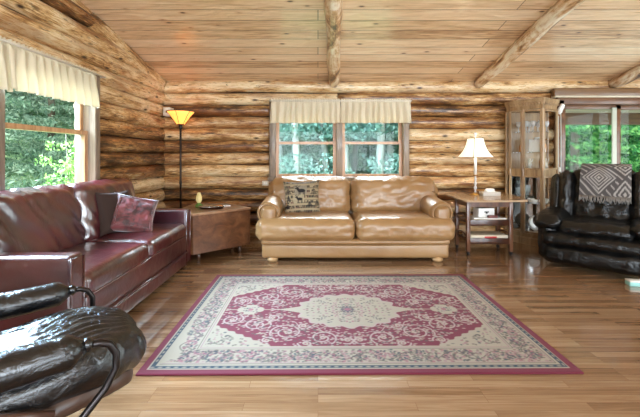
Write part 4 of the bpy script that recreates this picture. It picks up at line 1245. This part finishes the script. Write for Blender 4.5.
for sy in (-1, 1):
    n_ = 26; pts = []; rs = []
    for k in range(n_+1):
        t = k/n_; pts.append((-.42+.63*t, sy*(.315), .562-.012*math.sin(t*PI)))
        e_ = min(1, (1-t)*9+.30) if t > .9 else 1
        rs.append((.061-.006*t)*e_*(1+.06*noise.noise(Vector((t*9, sy, 0)))))
    arm = MB().tube(pts, rs, 22, wob=.07, seed=sy+3).build('arm_pad', BLACK2, ac)
    kn_ = MB()
    kn_.tube([(.195, sy*.315, .562), (.215, sy*.315, .563), (.23, sy*.315, .563)], [.018, .026, .014], 12, wob=.3, seed=3)
    kn_.build('gathered_end', BLACK2, arm)
    tb_ = MB(); ctrl = [(.21, .563), (.245, .562), (.275, .547), (.296, .51), (.296, .46), (.265, .40), (.20, .33), (.10, .24), (-.02, .16), (-.12, .10)]
    tb_.tube([(x, sy*(.318 if x > .1 else .318-.4*(.1-x)), z) for x, z in ctrl], .0125, 12); tb_.build('tube_frame', BLACKM, ac)
    MB().tube([(-.40, sy*.315, .49), (-.2, sy*.305, .455), (.0, sy*.30, .40), (.12, sy*.28, .35)], [.012, .017, .014, .012], 10).build('side_lever', plain('brown_lever', srgb(80, 56, 46), .3), ac)
cush('backrest', ac, BLACK2, .14, .52, .70, .06, T(-.47, 0, .74) @ RY(-16), (8,20,26), (.03,0,.01), wrinkle(.012, 6, 6, 10, 3))
MB().lathe([(0, 0), (.27, 0), (.27, .02), (.25, .035), (.05, .04)], 40, T(-.03, 0, 0)).build('swivel_base', DARKW, ac)
MB().lathe([(.035, .035), (.035, .30)], 16, T(-.03, 0, 0)).build('column', BLACKM, ac)

# ------------------------------------------------------------------ outdoors
gr = MB(); vs = []; fs = []; nx, ny = 60, 50
for j in range(ny+1):
    for i in range(nx+1):
        x = -26+52*i/nx; y = -6+40*j/ny
        inside = (XL-.5 < x < XR+.5 and YR-.5 < y < YW+.5)
        z = -.35+.25*noise.noise(Vector((x*.2, y*.2, 0)))
        if x < -4: z += .24*(-4-x)
        if y > 9: z += .10*(y-9)
        if y > 18: z += .75*(y-18)
        if x < -15: z += .7*(-15-x)
        if x > 15: z += .7*(x-15)
        if XL-1.5 < x < XR+1.5 and y < YW+1.5: z = -.35
        vs.append((x, y, z))
for j in range(ny):
    for i in range(nx): a = j*(nx+1)+i; fs.append((a, a+1, a+nx+2, a+nx+1))
struct(gr.add(vs, fs).build('ground', GROUND))
# porch beyond the sliding door
porch = MB().box(2.9, 8.5, YW+.35, 7.9, -.12, -.02).build('porch_floor', plain('pale_porch_deck', srgb(214, 210, 202), .5)); struct(porch)  # pale deck colour stands in for sunlight, to reflect in the ceiling
pr = MB().box(2.9, 9.5, YW+.25, 8.0, 2.12, 2.18).build('porch_roof', SOFFIT); struct(pr)
struct(MB().box(2.9, 9.5, 7.9, 8.02, 1.87, 2.19).build('porch_beam', TRIMD))
struct(MB().box(8.2, 8.32, 7.9, 8.02, -.1, 1.87).build('porch_post', GREYW))

def leaves(name, mat_, fn, n, size, seed, parent=None, kind=None, asp=.55):
    rg = np.random.default_rng(seed)
    P_ = fn(rg, n); n = len(P_)
    d1_ = rg.normal(size=(n, 3)); d1_ /= np.linalg.norm(d1_, axis=1)[:, None]
    d2_ = rg.normal(size=(n, 3)); d2_ -= (d2_*d1_).sum(1)[:, None]*d1_; d2_ /= np.linalg.norm(d2_, axis=1)[:, None]
    sz = size*rg.uniform(.6, 1.3, size=(n, 1))
    a = P_-d1_*sz; b = P_+d2_*sz*asp; c_ = P_+d1_*sz; d_ = P_-d2_*sz*asp
    V_ = np.stack([a, b, c_, d_], 1).reshape(-1, 3)
    me = bpy.data.meshes.new(name)
    me.vertices.add(4*n); me.vertices.foreach_set('co', V_.astype(np.float32).ravel())
    me.loops.add(4*n); me.loops.foreach_set('vertex_index', np.arange(4*n, dtype=np.int32))
    me.polygons.add(n); me.polygons.foreach_set('loop_start', np.arange(0, 4*n, 4, dtype=np.int32)); 
    me.materials.append(mat_); me.update(calc_edges=True)
    at = me.attributes.new('tint', 'FLOAT', 'POINT'); at.data.foreach_set('value', np.repeat(rg.uniform(0, 1, n), 4).astype(np.float32))
    o = bpy.data.objects.new(name, me); C.objects.link(o)
    if parent: o.parent = parent
    if kind: o['kind'] = kind
    return o
def blobs(cs, shell=.35):
    cs = np.array(cs)
    def f(rg, n):
        k = rg.integers(0, len(cs), n); c_ = cs[k]
        d = rg.normal(size=(n, 3)); d /= np.linalg.norm(d, axis=1)[:, None]
        r = rg.uniform(shell, 1, size=(n, 1))**.6
        return c_[:, :3]+d*r*c_[:, 3:6]
    return f
def mk_tree(kind, seed):
    q = random.Random(seed); t = empty('tree', '', 'tree')
    if kind == 'pale':
        H = 7.5; MB().tube([(.1*math.sin(z*.7+seed), .08*math.cos(z+seed), z) for z in [H*k/12 for k in range(13)]], [.13*(1-.6*k/12) for k in range(13)], 10).build('trunk', BARK, t)
        cs = [(q.uniform(-1.1, 1.1), q.uniform(-1, 1), q.uniform(1.8, 7.5), q.uniform(.4, .8), q.uniform(.4, .8), q.uniform(.22, .5)) for _ in range(34)]
        leaves('crown', L_HAZE, blobs(cs), 7000, .075, seed, t)
    else:
        H = 6.5; MB().tube([(0, 0, z) for z in [H*k/8 for k in range(9)]], [.14*(1-.85*k/8) for k in range(9)], 10).build('trunk', BARKD, t)
        cs = []
        for lv in range(15):
            z = .35+lv*.42; rr2 = 1.75*(1-lv/16)
            for b in range(9):
                a = q.uniform(0, 6.28)
                for s_ in (.3, .6, .9): cs.append((rr2*s_*math.cos(a), rr2*s_*math.sin(a), z-.28*s_, .26, .26, .13))
        leaves('crown', L_GREEN if kind == 'fir' else L_GREY, blobs(cs, .1), 13000, .07, seed, t, asp=.35)
    return t
tp = mk_tree('pale', 3); tf = mk_tree('fir', 5); tg = mk_tree('grey', 8)
def put(proto, first, spots, label, group):
    for k, (x, y, z, a) in enumerate(spots):
        o = proto if (k == 0 and first) else dup(proto)
        o.location = (x, y, z); o.rotation_euler = (0, 0, a); o['label'] = label; o['group'] = group
put(tp, True, [(-1.3, 13.0, 0, 0), (.2, 12.2, 0, 1.5), (1.4, 14.5, 0, 3), (2.5, 12.8, 0, 4), (3.9, 13.6, 0, 5.5), (-2.6, 14.2, 0, 2.5), (-.6, 10.9, 0, .7), (.75, 11.2, 0, 2.2), (1.9, 10.8, 0, 5), (3.0, 11.3, 0, 1)], 'pale-trunked tree with haze-tinted blue-green leaves seen through the window behind the tan sofa', 'pale trees beyond the sofa window')
put(tf, True, [(6.9, 9.8, -.4, 0), (9.2, 10.3, -.4, 2)], 'bright green fir with drooping boughs close beyond the sliding glass door', 'firs beyond the sliding door')
put(tg, True, [(-8.3, 9.2, .7, 0), (-9.2, 12.6, .9, 2.2)], 'grey-green conifer on the bank outside the side window', 'conifers outside the side window')
# undergrowth masses
def box_scatter(x0, x1, y0, y1, z0, z1):
    def f(rg, n):
        P_ = np.stack([rg.uniform(x0, x1, n), rg.uniform(y0, y1, n), rg.uniform(z0, z1, n)], 1)
        k = np.sin(P_[:, 0]*1.9+3*np.sin(P_[:, 2]*1.3))+np.sin(P_[:, 2]*3.1+P_[:, 1]*1.3)+.6*np.sin(P_[:, 0]*6.1+P_[:, 2]*5)
        return P_[k > -.75]
    return f
tag(leaves('undergrowth', L_HAZE, box_scatter(-9, 10, 14.5, 18, -.2, 9), 110000, .085, 21), 'haze-tinted blue-green forest foliage beyond the sofa window', 'foliage', None, 'stuff')
tag(leaves('undergrowth', L_HAZE, box_scatter(-4, 5, 9.8, 11.6, -.4, 1.25), 14000, .055, 22), 'low haze-tinted pale green brush at the foot of the trees beyond the sofa window', 'foliage', None, 'stuff')
tag(leaves('undergrowth', L_GREEN, box_scatter(5.6, 14, 10.8, 14, -.4, 6), 60000, .085, 23), 'dense bright green foliage behind the firs beyond the sliding door', 'foliage', None, 'stuff')
def bank(rg, n):
    x = rg.uniform(-22, -5.2, n); y = rg.uniform(3, 24, n)
    z = -.35+.24*(-4-x)+np.abs(rg.normal(0, .22, n))
    return np.stack([x, y, z], 1)
tag(leaves('undergrowth', L_GREY, bank, 60000, .10, 24, asp=.22), 'pale grey-green grassy bank rising outside the side window', 'foliage', None, 'stuff')
tag(leaves('undergrowth', L_GREY, box_scatter(-24, -12, 8, 26, 2, 11), 70000, .16, 25), 'distant misty woods above the bank outside the side window', 'foliage', None, 'stuff')
yt = empty('sapling', 'young tree with lime-green leaves just outside the side window', 'tree', (-3.75, 5.45, -.3))
MB().tube([(0, 0, 0), (.03, 0, .9), (-.02, 0, 1.9)], [.018, .014, .005], 8).build('trunk', BARKD, yt)
q = random.Random(9)
leaves('crown', L_LIME, blobs([(q.uniform(-.3, .3), q.uniform(-.3, .3), q.uniform(.75, 1.75), .14, .14, .09) for _ in range(22)]), 900, .03, 6, yt)

# ------------------------------------------------------------------ light
wd = bpy.data.worlds.new('sky'); S.world = wd; wd.use_nodes = True
bg = wd.node_tree.nodes['Background']; bg.inputs[0].default_value = (.80, .91, 1.0, 1); bg.inputs[1].default_value = 4.0
def area(name, loc, rot, sx, sy, power, col):
    l = bpy.data.lights.new(name, 'AREA'); l.shape = 'RECTANGLE'; l.size = sx; l.size_y = sy; l.energy = power; l.color = col
    o = bpy.data.objects.new(name, l); C.objects.link(o); o.location = loc; o.rotation_euler = [math.radians(a) for a in rot]; return o
FILL_TINT = (.80, .91, 1)
for i, (a, b, z0, z1) in enumerate(BH): area('window_fill', ((a+b)/2, YR-.14, (z0+z1)/2), (90, 0, 0), b-a, z1-z0, 175, FILL_TINT)  # added lamp outside each rear opening, evens out the room light
for i, (a, b, z0, z1) in enumerate(RH): area('window_fill', (XR+.16, (a+b)/2, (z0+z1)/2), (90, 0, 90), b-a, z1-z0, 90, FILL_TINT)  # same added fill lamps outside the right-hand openings
sun = bpy.data.lights.new('sun', 'SUN'); sun.energy = 5; sun.angle = math.radians(6); sun.color = (1, .97, .90)
so2 = bpy.data.objects.new('sun', sun); C.objects.link(so2); so2.rotation_euler = (math.radians(42), 0, math.radians(-14))
area('sky_boost', (-4.7, 3.3, 3.5), (0, -54, 0), 2.0, 3.2, 3900, (.52, .74, 1))  # added lamp hidden above the side window, boosts sheen on the burgundy sofa
area('sky_boost', (.4, 8.2, 4.3), (-50, 0, 0), 3.2, 2.4, 1500, (.80, .91, 1))  # added lamp hidden above the sofa window, brightens sofa top and floor
def bulb(loc, p, col, r=.03):
    l = bpy.data.lights.new('bulb', 'POINT'); l.energy = p; l.color = col; l.shadow_soft_size = r
    o = bpy.data.objects.new('bulb', l); C.objects.link(o); o.location = loc
bulb((2.095, 4.86, 1.30), 7, (1, .86, .66))

# ------------------------------------------------------------------ camera
cam = bpy.data.cameras.new('camera'); co = bpy.data.objects.new('camera', cam); C.objects.link(co)
cam.sensor_width = 36; cam.sensor_fit = 'HORIZONTAL'; cam.lens = F/640*36
cam.shift_x = (320-VX)/640; cam.shift_y = -(208.5-VY)/640
cam.clip_start = .05
co.location = (0, 0, EYE); co.rotation_euler = (math.radians(90), 0, 0)
S.camera = co
vs_ = S.view_settings; vs_.view_transform = 'Standard'; vs_.look = 'None'; vs_.gamma = 1; vs_.exposure = -.05; vs_.use_curve_mapping = False
S.cycles.use_adaptive_sampling = False; S.cycles.max_bounces = 10; S.cycles.diffuse_bounces = 5; S.cycles.transparent_max_bounces = 16
S.cycles.sample_clamp_indirect = 6
